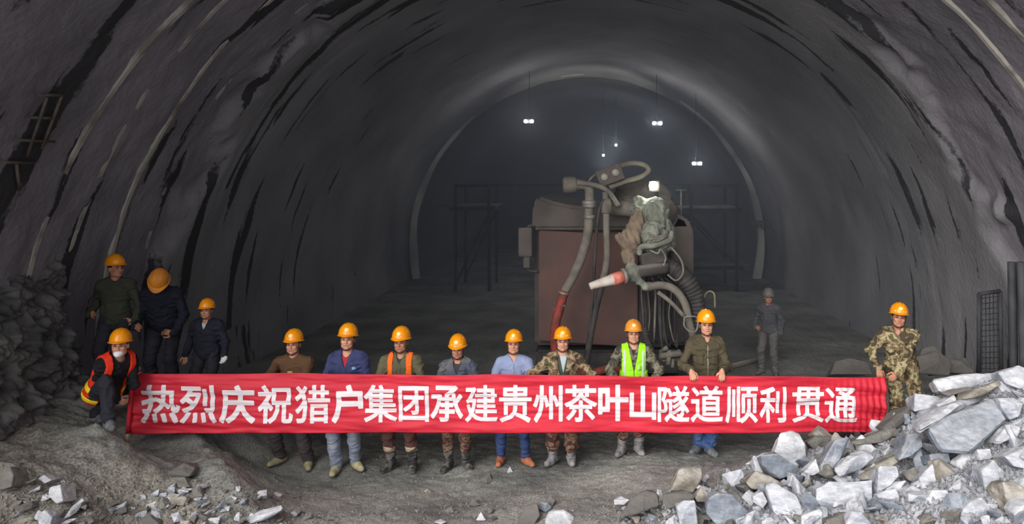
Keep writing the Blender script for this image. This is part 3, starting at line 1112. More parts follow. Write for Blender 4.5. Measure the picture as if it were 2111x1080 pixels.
    def head(s, f):
        q, R, H = s.s, s.Rh, s.H
        f.ell(H((0, 0.012, 0.032)), np.array([0.074, 0.094, 0.086]) * q, R, 0.02)
        f.ell(H((0, -0.022, -0.036)), np.array([0.062, 0.066, 0.078]) * q, R, 0.03)
        f.ell(H((0, -0.060, -0.096)), np.array([0.026, 0.022, 0.020]) * q, R, 0.03)
        for sd in (-1, 1):
            f.ell(H((sd * 0.045, -0.02, -0.075)), np.array([0.018, 0.035, 0.026]) * q, R, 0.03)      # jaw
            f.ell(H((sd * 0.041, -0.066, -0.030)), np.array([0.022, 0.016, 0.018]) * q, R, 0.02)     # cheek
            f.ell(H((sd * 0.030, -0.092, 0.000)), np.array([0.017, 0.013, 0.011]) * q, R, 0.012, True)  # socket
            f.cone(H((sd * 0.012, -0.084, 0.018)), H((sd * 0.046, -0.072, 0.016)), 0.010 * q, 0.008 * q, 0.012)
            f.ell(H((sd * 0.077, 0.012, -0.010)), np.array([0.010, 0.020, 0.031]) * q, R, 0.008)     # ear
            f.ell(H((sd * 0.010, -0.096, -0.040)), np.array([0.009, 0.010, 0.008]) * q, R, 0.008)    # nostril wing
        f.cone(H((0, -0.084, 0.006)), H((0, -0.103, -0.034)), 0.009 * q, 0.012 * q, 0.010)
        f.cone(H((-0.018, -0.083, -0.066)), H((0.018, -0.083, -0.066)), 0.008 * q, 0.008 * q, 0.01)
        f.cone(H((0, 0.022, -0.06)), s.T((0, 0.02, 1.41)), 0.052 * q, 0.058 * q, 0.03)

    def body(s, arms_bare=True):
        f = Field()
        s.torso(f, -0.012)
        s.head(f)
        for sd in (-1, 1):
            s.arm(f, sd, -0.004)
            s.hand(f, sd)
            s.leg(f, sd, -0.006)
            t = s.toe[sd]
            f.cone(s.ank[sd] + np.array([0, 0, -0.03]), s.ank[sd] + t * 0.12 * s.s + np.array([0, 0, -0.065 * s.s]), 0.03 * s.s, 0.022 * s.s, 0.02)
        o = f.mesh('body', VX, s.skin, s.root)
        # features set into the face
        for sd in (-1, 1):
            s.blob('eye', (sd * 0.030, -0.0795, 0.000), (0.0155, 0.006, 0.0058), M_eye, o)
            s.blob('eyebrow', (sd * 0.030, -0.087, 0.0185), (0.020, 0.006, 0.0042), M_brow, o, ry=sd * 0.10)
        s.blob('mouth', (0, -0.0905, -0.066), (0.021, 0.005, 0.0042), M_lip, o)
        hf = Field()
        hf.ell(s.H((0, 0.016, 0.034)), np.array([0.079, 0.098, 0.088]) * s.s, s.Rh, 0.02)
        hp_, Rh_, q_ = s.hp, s.Rh, s.s

        def cut(p):
            l = ((p - hp_) @ Rh_) / q_ - np.array([0, -0.012, 0.098])
            front = -(l[:, 1] + 0.030)
            low = -(l[:, 2] + 0.045 + np.clip(l[:, 1], -0.02, 0.1) * 0.15)
            sideb = 0.010 - l[:, 2] - np.clip((l[:, 1] - 0.025) * 5, 0, 1) * 0.06
            return np.maximum(np.maximum(front, low), sideb) * q_
        hf.mesh('hair', 0.006, M_brow, s.root, clips=(cut,))
        return o

    def blob(s, name, c, r, m, parent, ry=0.0):
        V, Fc = [], []
        nu, nv = 10, 6
        for i in range(nv + 1):
            a = PI * i / nv
            for j in range(nu):
                b = 2 * PI * j / nu
                p = np.array([r[0] * math.sin(a) * math.cos(b), r[1] * math.cos(a), r[2] * math.sin(a) * math.sin(b)])
                p = rot(0, ry, 0) @ p
                # the strip follows the curve of the face
                p[1] += 2.0 * p[0] ** 2 + (0.35 * abs(p[0] + c[0]) - 0.35 * abs(c[0]) if abs(c[0]) > 0.01 else 0)
                V.append(s.H(np.array(c) + p))
        for i in range(nv):
            for j in range(nu):
                j2 = (j + 1) % nu
                Fc.append((i * nu + j, (i + 1) * nu + j, (i + 1) * nu + j2, i * nu + j2))
        return pyd(name, V, Fc, m, parent)

    def hat(s, m, emblem=True, dots=False, strap=True, bill=0.045):
        """hard hat: ribbed dome, rim that widens to a peak, emblem on the brow"""
        q = s.s
        nu, nv = 48, 14
        A, B, Hh, z0, yc = 0.112, 0.132, 0.138, 0.053, 0.010
        prof = [(math.cos(t), math.sin(t)) for t in np.linspace(PI / 2 * 0.999, 0, nv)]
        V, Fc = [], []
        tilt = rot(-0.06, 0, 0)

        def put(x, y, z):
            p = tilt @ np.array([x, y - yc, z - z0]) + np.array([0, yc, z0])
            return s.H(p)
        for (c, si) in prof:
            for j in range(nu):
                a = 2 * PI * j / nu
                x, y = A * c ** 0.9 * math.cos(a), B * c ** 0.9 * math.sin(a)
                rb = 0.007 * math.exp(-(x / 0.012) ** 2) + 0.0045 * math.exp(-((abs(x) - 0.042) / 0.010) ** 2)
                rb *= sstep(0.15, 0.5, np.array(si)) if True else 1
                V.append(put(x, yc + y, z0 + Hh * si ** 0.92 + rb))
        rims = [(1.02, -0.004, 0.0), (1.0, -0.006, 0.012), (1.0, -0.012, 0.0125), (0.97, -0.010, -0.004), (0.93, 0.03, -0.01)]
        for sc_, dz, ex in rims:
            for j in range(nu):
                a = 2 * PI * j / nu
                fr = max(0.0, -math.sin(a)) ** 2.0
                e = ex + (bill * fr if ex > 0 else 0)
                V.append(put((A * sc_ + ex) * math.cos(a), yc + (B * sc_ + e) * math.sin(a), z0 + dz - (0.012 * fr if ex > 0 else 0)))
        N = nv + len(rims)
        for i in range(N - 1):
            for j in range(nu):
                j2 = (j + 1) % nu
                Fc.append((i * nu + j, i * nu + j2, (i + 1) * nu + j2, (i + 1) * nu + j))
        Fc.append(tuple(range(nu))[::-1])
        hat = pyd('hard_hat', V, Fc, m, s.root)
        bv = BVHTree.FromPolygons([tuple(v) for v in V], Fc)

        def on(x, z, lift=0.0015):
            o = Vector(s.H((x, -0.4, z)))
            d = Vector(s.Rh @ np.array([0, 1.0, 0]))
            h = bv.ray_cast(o, d)
            if h[0] is None:
                return None
            return np.array(h[0]) - np.array(d) * lift

        def plate(name, poly, mm):
            pts = [on(x, z) for x, z in poly]
            if any(p is None for p in pts):
                return
            c = sum(pts) / len(pts) - s.Rh @ np.array([0, 0.003, 0])
            V2 = pts + [c] + [p + s.Rh @ np.array([0, 0.004, 0]) for p in pts]
            k = len(pts)
            F2 = [(i, (i + 1) % k, k) for i in range(k)] + [(i, k + 1 + i, k + 1 + (i + 1) % k, (i + 1) % k) for i in range(k)] + [tuple(range(k + 1, 2 * k + 1))[::-1]]
            pyd(name, V2, F2, mm, hat, False)
        if emblem:
            zc = z0 + 0.052
            plate('emblem', [(0.024 * math.cos(t), zc + 0.014 + 0.021 * math.sin(t)) for t in np.linspace(0, 2 * PI, 14, endpoint=False)], M_emb)
            plate('emblem', [(-0.032, zc - 0.016), (0.032, zc - 0.016), (0.032, zc - 0.024), (-0.032, zc - 0.024)], M_emb)
        if dots:
            for sd in (-1, 1):
                plate('rivet', [(sd * 0.062 + 0.009 * math.cos(t), z0 + 0.03 + 0.009 * math.sin(t)) for t in np.linspace(0, 2 * PI, 8, endpoint=False)], M_dot)
        if strap:
            pts = [s.H(p) for p in ((-0.083, -0.012, 0.045), (-0.076, -0.03, -0.05), (-0.045, -0.055, -0.11), (0, -0.062, -0.126), (0.045, -0.055, -0.11), (0.076, -0.03, -0.05), (0.083, -0.012, 0.045))]
            tube('chin_strap', pts, 0.0048 * q, M_strap, s.root, 6, 4)
        return hat

    # -------------------------------------------------------- clothes
    def wrinkles(s, amp=0.006, seed=0, f=9.0):
        def d(p):
            q = p * np.array([f, f, f * 1.35]) + seed * 3.7
            q = q + 0.5 * vnoise(q * 0.6 + 9, seed + 1)[..., None]
            n = fbm(q, 3, seed)
            r = 1 - np.abs(fbm(q * np.array([0.8, 0.8, 1.1]) + 5, 2, seed + 3))
            return (amp * 1.1 * n - amp * 2.6 * np.clip(r - 0.62, 0, 1) * 2 + amp * 0.4).astype(np.float32)
        return d

    def jacket(s, m, name='jacket', g=0.017, hem=0.80, neck=0.0, vneck=None, belly=0.0, sleeves=True, amp=0.006, seed=1, cuff=0.03, sleeve_g=0.008):
        f = Field()
        s.torso(f, g, belly=belly)
        for sd in (-1, 1):
            if sleeves:
                s.arm(f, sd, sleeve_g, 0.035, cuff, sleeve_g + 0.008)

        def clip(p):
            l = s.Ti(p)
            d = np.maximum(hem - l[:, 2], -1)
            # neck hole
            hole = 0.068 + neck - np.hypot(l[:, 0], (l[:, 1] - 0.006))
            hole = np.minimum(hole, l[:, 2] - 1.33)
            d = np.maximum(d, hole)
            if vneck is not None:                                  # opening below the throat: (half width at the top, lowest point)
                wd, zb = vneck
                t = np.clip((l[:, 2] - zb) / (1.42 - zb), 0, 1)
                v = np.minimum(wd * t - np.abs(l[:, 0]), -(l[:, 1] - 0.0))
                v = np.where(l[:, 2] > zb, v, -0.1)
                d = np.maximum(d, v)
            return d * s.s
        o = f.mesh(name, VC, m, s.root, s.wrinkles(amp, seed), (clip,))
        s.jk = o
        s.bv = BVHTree.FromPolygons([v.co for v in o.data.vertices], [p.vertices for p in o.data.polygons])
        return o

    def front(s, x, z, lift=0.003):
        """point of the chest cloth seen from the front, in torso coordinates x, z"""
        o = Vector(s.T((x, -0.8, z)))
        d = Vector(s.R @ np.array([0, 1.0, 0]))
        h = s.bv.ray_cast(o, d)
        if h[0] is None:
            return None
        return np.array(h[0]) - np.array(d) * lift

    def patch(s, name, m, xa, xb, za, zb, parent=None, lift=0.003, n=(3, 8), th=0.006, slant=0.0):
        """strip of cloth lying on the chest; xa/xb may be functions of z"""
        P_ = []
        for j in range(n[1] + 1):
            z = za + (zb - za) * j / n[1]
            a = xa(z) if callable(xa) else xa
            b = xb(z) if callable(xb) else xb
            for i in range(n[0] + 1):
                x = a + (b - a) * i / n[0]
                p = s.front(x, z + slant * (i / n[0] - 0.5), lift)
                if p is None:
                    return None
                P_.append(p)
        k = len(P_)
        inn = [p + s.R @ np.array([0, th, 0]) for p in P_]
        nx = n[0] + 1
        Fc = []
        for j in range(n[1]):
            for i in range(n[0]):
                a, b, c, d = j * nx + i, j * nx + i + 1, (j + 1) * nx + i + 1, (j + 1) * nx + i
                Fc.append((a, b, c, d)); Fc.append((k + d, k + c, k + b, k + a))
        ring_ = [i for i in range(nx)] + [j * nx + n[0] for j in range(1, n[1] + 1)] + [n[1] * nx + i for i in range(n[0] - 1, -1, -1)] + [j * nx for j in range(n[1] - 1, 0, -1)]
        for a, b in zip(ring_, ring_[1:] + ring_[:1]):
            Fc.append((a, k + a, k + b, b))
        return pyd(name, P_ + inn, Fc, m, parent or s.root)

    def collar(s, m, gap=0.42, r0=0.071, h=0.045, flare=0.024, drop=0.03, zb=1.412):
        """folded shirt or jacket collar, open at the throat"""
        V, Fc = [], []
        n = 26
        prof = [(0.0, 0.0), (-0.002, h), (0.008, h + 0.003), (flare, 0.002), (flare - 0.008, -0.004), (0.006, h * 0.55)]
        for i in range(n + 1):
            a = -PI / 2 + gap + (2 * PI - 2 * gap) * i / n            # from the throat round the nape
            fr = max(0.0, -math.sin(a))
            end = math.exp(-min(i, n - i) / 1.6)
            for (dr, dz) in prof:
                r = r0 + dr + (0.006 * fr if dr > 0.015 else 0)
                V.append(s.T((r * 1.04 * math.cos(a), 0.008 + r * math.sin(a), zb - drop * fr ** 1.5 + dz * (1 - 0.25 * fr) - (0.012 * end if dr > 0.015 else 0))))
        k = len(prof)
        for i in range(n):
            for j in range(k):
                j2 = (j + 1) % k
                Fc.append((i * k + j, i * k + j2, (i + 1) * k + j2, (i + 1) * k + j))
        Fc += [tuple(range(k))[::-1], tuple(n * k + j for j in range(k))]
        return pyd('collar', V, Fc, m, s.root)

    def inner(s, m, name='undershirt', zlo=1.15):
        f = Field()
        s.torso(f, -0.002, hip=False)

        def clip(p):
            l = s.Ti(p)
            d = zlo - l[:, 2]
            hole = 0.060 - np.hypot(l[:, 0], (l[:, 1] + 0.004))
            hole = np.minimum(hole, l[:, 2] - 1.38)
            return np.maximum(d, hole) * s.s
        return f.mesh(name, VC, m, s.root, None, (clip,))

    def trousers(s, m, end=0.06, g=0.014, g2=0.026, amp=0.006, seed=5):
        f = Field()
        f.ell(s.pel + s.R @ (np.array([0, 0.008, 0.01]) * s.s), np.array([0.160 * s.w, 0.112, 0.12]) * s.s + 0.006, s.R, 0.04)
        for sd in (-1, 1):
            s.leg(f, sd, g, 0.035, end, g2)
        return f.mesh('trousers', VC, m, s.root, s.wrinkles(amp, seed, 8.0))

    def shoe(s, sd, m, sole=None, name='shoe', long=0.0):
        q, t = s.s, s.toe[sd]
        A = s.ank[sd]
        t = np.array(t)
        dn = np.array([0, 0, -1.0])
        side = np.cross(t, dn)
        gz = A - np.array([0, 0, 0.095 * q])
        f = Field()
        f.cone(gz - t * 0.045 * q + [0, 0, 0.044 * q], gz + t * 0.06 * q + [0, 0, 0.046 * q], 0.044 * q, 0.044 * q, 0.03)
        f.cone(gz + t * 0.06 * q + [0, 0, 0.042 * q], gz + t * (0.158 + long) * q + [0, 0, 0.032 * q], 0.046 * q, 0.036 * q, 0.03)
        f.cone(A + [0, 0, 0.03 * q], gz + [0, 0, 0.05 * q], 0.046 * q, 0.046 * q, 0.03)
        zb = gz[2]
        o = f.mesh(name, 0.006, m, s.root, s.wrinkles(0.002, 7, 14), (lambda p: zb + 0.012 - p[:, 2], lambda p: p[:, 2] - (zb + 0.125 * q)))
        f2 = Field()
        f2.cone(gz - t * 0.045 * q + [0, 0, 0.03 * q], gz + t * 0.06 * q + [0, 0, 0.03 * q], 0.046 * q, 0.047 * q, 0.03)
        f2.cone(gz + t * 0.06 * q + [0, 0, 0.03 * q], gz + t * (0.16 + long) * q + [0, 0, 0.03 * q], 0.047 * q, 0.038 * q, 0.03)
        f2.mesh('sole', 0.006, sole or M_sole, o, None, (lambda p: p[:, 2] - (zb + 0.022), lambda p: zb - p[:, 2]))
        return o

    def boot(s, sd, m, name='boot', top=0.30, sole=None, cuff=None):
        q, t = s.s, np.array(s.toe[sd])
        A = s.ank[sd]
        gz = A - np.array([0, 0, 0.095 * q])
        up = unit(s.kne[sd] - A)
        f = Field()
        f.cone(gz - t * 0.04 * q + [0, 0, 0.046 * q], gz + t * 0.06 * q + [0, 0, 0.048 * q], 0.046 * q, 0.047 * q, 0.03)
        f.cone(gz + t * 0.06 * q + [0, 0, 0.044 * q], gz + t * 0.155 * q + [0, 0, 0.036 * q], 0.048 * q, 0.04 * q, 0.03)
        f.cone(gz - t * 0.005 + [0, 0, 0.06 * q], A + up * (top - 0.095) * q, 0.052 * q, 0.068 * q, 0.03)
        zb, zt = gz[2], gz[2] + top * q
        o = f.mesh(name, 0.007, m, s.root, s.wrinkles(0.005, 11 + sd, 11), (lambda p: zb + 0.014 - p[:, 2], lambda p: p[:, 2] - zt))
        f2 = Field()
        f2.cone(gz - t * 0.042 * q + [0, 0, 0.03 * q], gz + t * 0.06 * q + [0, 0, 0.03 * q], 0.049 * q, 0.05 * q, 0.03)
        f2.cone(gz + t * 0.06 * q + [0, 0, 0.03 * q], gz + t * 0.158 * q + [0, 0, 0.03 * q], 0.05 * q, 0.042 * q, 0.03)
        f2.mesh('sole', 0.006, sole or M_sole, o, None, (lambda p: p[:, 2] - (zb + 0.024), lambda p: zb - p[:, 2]))
        if cuff is not None:
            c0 = A + up * (top - 0.095 - 0.03) * q
            f3 = Field()
            f3.cone(c0, c0 + up * 0.06 * q, 0.074 * q, 0.078 * q, 0.02)
            z0, z1 = c0[2] - 0.01, c0[2] + 0.055
            f3.mesh('trouser_cuff', 0.007, cuff, s.root, s.wrinkles(0.003, 4, 12), (lambda p: z0 - p[:, 2], lambda p: p[:, 2] - z1))
        return o

    def vest(s, m, gap, side=0.155, hem=0.86, g=0.031, neck=0.095, seed=9, back=True):
        """sleeveless safety vest worn over the jacket; gap(z) is half the opening at the front"""
        f = Field()
        s.torso(f, g)

        def clip(p):
            l = s.Ti(p)
            d = hem - l[:, 2]
            hole = neck - np.hypot(l[:, 0], l[:, 1] - 0.02)
            d = np.maximum(d, np.minimum(hole, l[:, 2] - 1.36))
            arm_ = np.where(l[:, 2] > 1.12, np.abs(l[:, 0]) - side * s.w, np.abs(l[:, 0]) - 0.3)
            d = np.maximum(d, arm_)
            op = np.where(l[:, 1] < 0.02, gap(l[:, 2]) - np.abs(l[:, 0]), -0.1)
            return np.maximum(d, op) * s.s
        o = f.mesh('safety_vest', VC, m, s.root, s.wrinkles(0.003, seed), (clip,))
        s.bv = BVHTree.FromPolygons([v.co for v in o.data.vertices], [p.vertices for p in o.data.polygons])
        return o


M_sole = mat('shoe_sole', (70, 68, 64), (96, 92, 84), 14, 0.8)
M_boot = mat('muddy_black_rubber_boot', (46, 46, 48), (112, 108, 102), 13, 0.55, lo=0.42, hi=0.66)
M_boot_grey = mat('dusty_grey_boot', (112, 108, 110), (146, 142, 142), 12, 0.7, lo=0.4, hi=0.65)
M_shoe_pale = mat('dusty_yellowish_canvas_shoe', (170, 162, 124), (142, 136, 112), 14, 0.8)
M_shoe_or = mat('dusty_orange_leather_shoe', (178, 104, 70), (150, 94, 68), 12, 0.6)
M_shoe_dk = mat('dusty_dark_trainer', (74, 80, 88), (120, 122, 122), 14, 0.75)
M_brown_tee = mat('brown_cotton_tee', (96, 70, 48), (84, 60, 42), 5, 0.9)
M_blue_jkt = mat('blue_work_jacket_cloth', (62, 68, 108), (50, 55, 90), 4, 0.85)
M_olive = mat('khaki_green_work_cloth', (98, 94, 70), (84, 80, 60), 4, 0.88)
M_olive2 = mat('olive_brown_jacket_cloth', (80, 72, 54), (70, 62, 46), 4, 0.85)
M_grey_jkt = mat('dirty_blue_grey_jacket_cloth', (74, 78, 92), (98, 98, 98), 6, 0.85, lo=0.42, hi=0.62)
M_blue_shirt = mat('light_blue_shirt_cotton', (136, 146, 176), (126, 136, 166), 6, 0.85)
M_pale_shirt = mat('pale_grey_green_shirt', (170, 178, 182), (154, 164, 168), 6, 0.85)
M_red_shirt = mat('red_undershirt', (172, 44, 52), (150, 36, 46), 6, 0.85)
M_dark_shirt = mat('dark_undershirt', (58, 56, 56), (48, 46, 46), 6, 0.85)
M_green_shirt = mat('dark_green_shirt', (64, 74, 62), (56, 64, 56), 6, 0.85)
M_camo = camo('brown_green_camouflage_cloth', [(62, 52, 44), (112, 92, 70), (150, 134, 104), (84, 78, 56)], 9.0)
M_camo_dk = camo('dark_grey_green_camouflage_cloth', [(58, 56, 50), (92, 86, 72), (118, 112, 96), (70, 72, 58)], 12.0)
M_camo_lt = camo('woodland_camouflage_cloth', [(70, 60, 46), (116, 100, 74), (158, 146, 112), (92, 84, 60)], 9.0)
M_camo_red = camo('reddish_brown_camouflage_cloth', [(74, 50, 46), (104, 74, 64), (128, 104, 86), (70, 56, 50)], 12.0)
M_jeans = mat('faded_blue_jeans', (112, 122, 142), (146, 152, 164), 5, 0.85, lo=0.42, hi=0.6)
M_jeans_dk = mat('dark_blue_jeans', (46, 62, 104), (62, 80, 124), 5, 0.85)
M_jeans_bl = mat('blue_jeans', (58, 84, 132), (92, 116, 156), 6, 0.85)
M_grey_tr = mat('grey_brown_trousers', (88, 78, 78), (76, 68, 70), 4, 0.88)
M_maroon_tr = mat('reddish_brown_work_trousers', (96, 62, 58), (80, 54, 52), 5, 0.88)
M_dark_tr = mat('dark_trousers', (46, 46, 54), (38, 38, 44), 4, 0.85)
M_beige_cuff = mat('beige_turned_cuff', (176, 160, 136), (160, 146, 124), 8, 0.9)
M_or_vest = mat('orange_safety_vest', (246, 112, 34), (236, 100, 28), 4, 0.8)
M_or_vest_rim = mat('red_orange_vest_cloth', (238, 62, 34), (226, 54, 30), 4, 0.8)
M_lime = mat('lime_green_safety_vest', (158, 236, 30), (146, 226, 26), 4, 0.75)
M_silver = mat('silver_reflective_tape', (196, 202, 200), (178, 186, 184), 6, 0.5)
M_yellow = mat('yellow_reflective_tape', (250, 230, 40), (246, 220, 40), 6, 0.5)
M_black_jkt = mat('black_jacket_cloth', (30, 30, 35), (24, 24, 28), 4, 0.85)
M_navy = mat('navy_work_cloth', (32, 34, 46), (26, 28, 38), 4, 0.85)
M_mask = mat('white_face_mask', (232, 232, 236), (222, 222, 228), 8, 0.8)
M_zip = mat('metal_zip', (150, 146, 132), None, 10, 0.4, metal=0.4)
M_badge = mat('pale_yellow_print', (196, 164, 96), (180, 150, 90), 10, 0.8)
M_badge_b = mat('pale_blue_badge', (130, 170, 214), None, 10, 0.7)
M_glove = mat('white_work_glove', (206, 204, 198), (184, 182, 176), 12, 0.9)


def stand(px, pyfoot, Y, label, group='workers lined up behind the banner'):
    """root at the middle of the feet"""
    p = P(px, pyfoot, Y)
    z = float(ground_z(p[0], p[1]))
    r = empty('person', (p[0], p[1], z))
    return tag(r, label, 'person', group)


def feet_at(root, px0, px1, dy0=0.0, dy1=0.0, lift=0.004):
    x0, y0, _ = root.location
    out = {}
    for sd, px, dy in ((-1, px0, dy0), (1, px1, dy1)):
        y = y0 + 0.07 + dy
        x = (px - VPX) * y / F
        out[sd] = (x - x0, y - y0, float(max(ground_z(x, y), ground_z(x, y - 0.1))) - root.location[2] + lift)
    return out


def behind_banner(root, k, spread=0.17, z=None):
    """both hands hold the cloth's top hem from behind"""
    x0, y0, z0 = root.location
    out = {}
    for sd in (-1, 1):
        x = x0 + sd * spread
        px = x / (8.85 / F) + VPX
        for _ in range(3):
            u = (px - BP0) / (BP1 - BP0)
            px = x * F / (8.5 + 0.7 * u) + VPX
        b = banner_pt(px, b_top(px))
        zt = b[2] - z0
        out[sd] = (sd * spread * 1.12, b[1] - y0 + 0.125, (zt - 0.13) if z is None else z)
    return out


# 1 --- brown tee
r = stand(605, 972, 9.25, 'stout man in a brown crew-neck tee and grey trousers behind the banner')
f = Fig(r, 1.0, 1.14, feet=feet_at(r, 578, 636), hands=behind_banner(r, 1.0, 0.15), head=(0.05, 0, 0.0), skin=M_skin, toe={-1: (-0.5, -1, 0), 1: (0.35, -1, 0)})
f.body(); f.hat(M_hat, True)
f.jacket(M_brown_tee, 'tee_shirt', 0.012, 0.82, -0.002, None, 0.03, True, 0.004, 2, 0.62, 0.014)
f.patch('print', M_badge, lambda z: -0.035 + abs(z - 1.245) * 0.3, lambda z: 0.035 - abs(z - 1.245) * 0.3, 1.215, 1.275)
f.trousers(M_grey_tr, 0.02, 0.016, 0.034, seed=3)
for sd in (-1, 1): f.shoe(sd, M_shoe_pale)

# 2 --- blue jacket
r = stand(716, 979, 9.08, 'man in a blue work jacket over a red shirt, wearing faded jeans')
f = Fig(r, 1.035, 1.05, feet=feet_at(r, 694, 733, -0.05, 0.05), hands=behind_banner(r, 1.035, 0.15), head=(0.0, 0.03, 0.10), skin=M_skin, toe={-1: (0.0, -1, 0), 1: (0.9, -1, 0)})
f.body(); f.hat(M_hat, True, False)
f.inner(M_red_shirt)
f.jacket(M_blue_jkt, 'jacket', 0.016, 0.80, 0.0, (0.052, 1.27), 0, True, 0.006, 4)
f.collar(M_blue_jkt, 0.55, h=0.04, flare=0.034, drop=0.035)
f.patch('badge', M_badge_b, 0.085, 0.125, 1.25, 1.28)
f.patch('placket', M_blue_jkt, -0.016, 0.016, 1.0, 1.265, th=0.008)
f.trousers(M_jeans, 0.0, 0.012, 0.026, seed=8)
for sd in (-1, 1): f.shoe(sd, M_shoe_pale)

# 3 --- orange vest
r = stand(827, 972, 9.18, 'man in an open orange safety vest over a khaki jacket and turned-down boot cuffs')
f = Fig(r, 1.015, 1.15, feet=feet_at(r, 807, 851), hands=behind_banner(r, 1.015, 0.17), head=(0.10, 0, -0.05), skin=M_skin2, toe={-1: (-0.45, -1, 0), 1: (0.2, -1, 0)})
f.body(); f.hat(M_hat, True)
f.inner(M_dark_shirt)
f.jacket(M_olive, 'jacket', 0.016, 0.80, 0.0, (0.045, 1.34), 0, True, 0.006, 6)
f.collar(M_olive, 0.5, h=0.04, flare=0.032, drop=0.035)
f.patch('placket', M_olive, -0.016, 0.016, 1.0, 1.33, th=0.008)
f.patch('pocket', M_olive, -0.075, -0.03, 1.16, 1.25, lift=0.006)
f.vest(M_or_vest, lambda z: 0.080 + 0.02 * (1.4 - z), 0.128, 0.86, 0.028, 0.105)
f.trousers(M_maroon_tr, 0.5, 0.012, 0.03, seed=9)
for sd in (-1, 1): f.boot(sd, M_boot, top=0.31, cuff=M_beige_cuff)

# 4 --- grey-blue dirty jacket
r = stand(944, 968, 9.22, 'short man with bowed head in a dirty blue-grey hooded jacket and muddy boots')
f = Fig(r, 0.955, 1.04, feet=feet_at(r, 925, 961), hands=behind_banner(r, 0.95, 0.15), head=(0.22, 0, 0.0), skin=M_skin2, toe={-1: (-0.3, -1, 0), 1: (0.5, -1, 0)})
f.body(); f.hat(M_hat, True, True)
f.inner(M_dark_shirt)
f.jacket(M_grey_jkt, 'jacket', 0.020, 0.80, 0.002, (0.06, 1.26), 0, True, 0.009, 12)
f.collar(M_grey_jkt, 0.62, h=0.05, flare=0.045, drop=0.02)
f.collar(M_dark_shirt, 0.4, r0=0.063, h=0.03, flare=0.02, drop=0.04, zb=1.408)
f.patch('zipper', M_zip, -0.005, 0.005, 0.95, 1.255, lift=0.004)
f.trousers(M_camo_red, 0.45, 0.012, 0.026, seed=10)
for sd in (-1, 1): f.boot(sd, M_boot, top=0.30)

# 5 --- light blue shirt
r = stand(1059, 964, 9.28, 'man in a light blue button-up shirt, dark jeans and orange-brown shoes')
f = Fig(r, 0.97, 1.06, feet=feet_at(r, 1033, 1084), hands=behind_banner(r, 0.97, 0.16), head=(0.0, 0, 0.02), skin=M_skin, toe={-1: (-0.1, -1, 0), 1: (0.75, -1, 0)})
f.body(); f.hat(M_hat, True)
f.jacket(M_blue_shirt, 'shirt', 0.010, 0.82, -0.004, (0.030, 1.37), 0.012, True, 0.004, 14)
f.collar(M_blue_shirt, 0.42, r0=0.066, h=0.034, flare=0.024, drop=0.04)
pk = f.patch('placket', M_blue_shirt, -0.015, 0.015, 1.0, 1.36, th=0.008)
for z in (1.07, 1.15, 1.23, 1.31):
    p = f.front(0, z, 0.010)
    lathe('button', [(0.006, -0.002), (0.006, 0.002)], p, (0, -1, 0), M_pale_shirt, pk, 8)
f.patch('pocket', M_blue_shirt, 0.05, 0.11, 1.19, 1.27, lift=0.005)
f.trousers(M_jeans_dk, 0.0, 0.008, 0.018, seed=12)
for sd in (-1, 1): f.shoe(sd, M_shoe_or)

# 6 --- camouflage jacket
r = stand(1160, 960, 9.28, 'man in an open brown camouflage jacket over a pale shirt and green pullover')
f = Fig(r, 0.985, 1.08, feet=feet_at(r, 1140, 1177), hands=behind_banner(r, 0.98, 0.20), head=(0.0, 0, 0.03), skin=M_skin, toe={-1: (-0.5, -1, 0), 1: (0.15, -1, 0)}, elbow={-1: (-1, 0.2, -0.3), 1: (1, 0.2, -0.3)})
f.body(); f.hat(M_hat, True, True)
f.inner(M_green_shirt, 'pullover')
f.jacket(M_camo, 'jacket', 0.022, 0.78, 0.004, (0.075, 1.02), 0, True, 0.008, 15)
f.collar(M_pale_shirt, 0.42, r0=0.064, h=0.034, flare=0.022, drop=0.05)
f.collar(M_camo, 0.66, h=0.045, flare=0.04, drop=0.025)
fi = Field()
f.torso(fi, 0.004, hip=False)
fi.mesh('shirt_front', VC, M_pale_shirt, r, None, (lambda p: (1.20 - f.Ti(p)[:, 2]), lambda p: np.abs(f.Ti(p)[:, 0] - 0.012) - 0.045 * np.clip((f.Ti(p)[:, 2] - 1.20) / 0.2, 0, 1), lambda p: f.Ti(p)[:, 1] + 0.01, lambda p: f.Ti(p)[:, 2] - 1.42))
f.trousers(M_camo_red, 0.42, 0.018, 0.046, 0.009, seed=16)
for sd in (-1, 1): f.boot(sd, M_boot_grey, top=0.27)

# 7 --- lime vest
r = stand(1306, 949, 9.38, 'man in a lime green safety vest with silver tape over dark camouflage')
hb = behind_banner(r, 0.97, 0.19)
f = Fig(r, 0.97, 1.08, feet=feet_at(r, 1282, 1316), hands=hb, head=(0.0, 0, 0.0), skin=M_skin, toe={-1: (-0.45, -1, 0), 1: (0.25, -1, 0)}, elbow={-1: (-1, 0.2, -0.3), 1: (1, 0.2, -0.3)})
f.body(); f.hat(M_hat_old, True)
f.inner(M_dark_shirt)
f.jacket(M_camo_dk, 'jacket', 0.018, 0.80, 0.0, (0.04, 1.33), 0, True, 0.007, 17)
f.collar(M_camo_dk, 0.45, h=0.04, flare=0.03, drop=0.035)
v = f.vest(M_lime, lambda z: np.clip((z - 1.10) * 0.20, 0.004, 0.3), 0.145, 0.86, 0.031, 0.082)
for sd in (-1, 1):
    f.patch('reflective_strip', M_silver, sd * 0.105, sd * 0.138, 0.95, 1.39, v, n=(3, 12))
    f.patch('pocket', M_lime, sd * 0.04, sd * 0.092, 1.14, 1.20, v, lift=0.006)
f.patch('reflective_patch', M_silver, 0.055, 0.075, 1.15, 1.21, v, lift=0.012)
f.trousers(M_camo_red, 0.45, 0.014, 0.034, 0.009, seed=18)
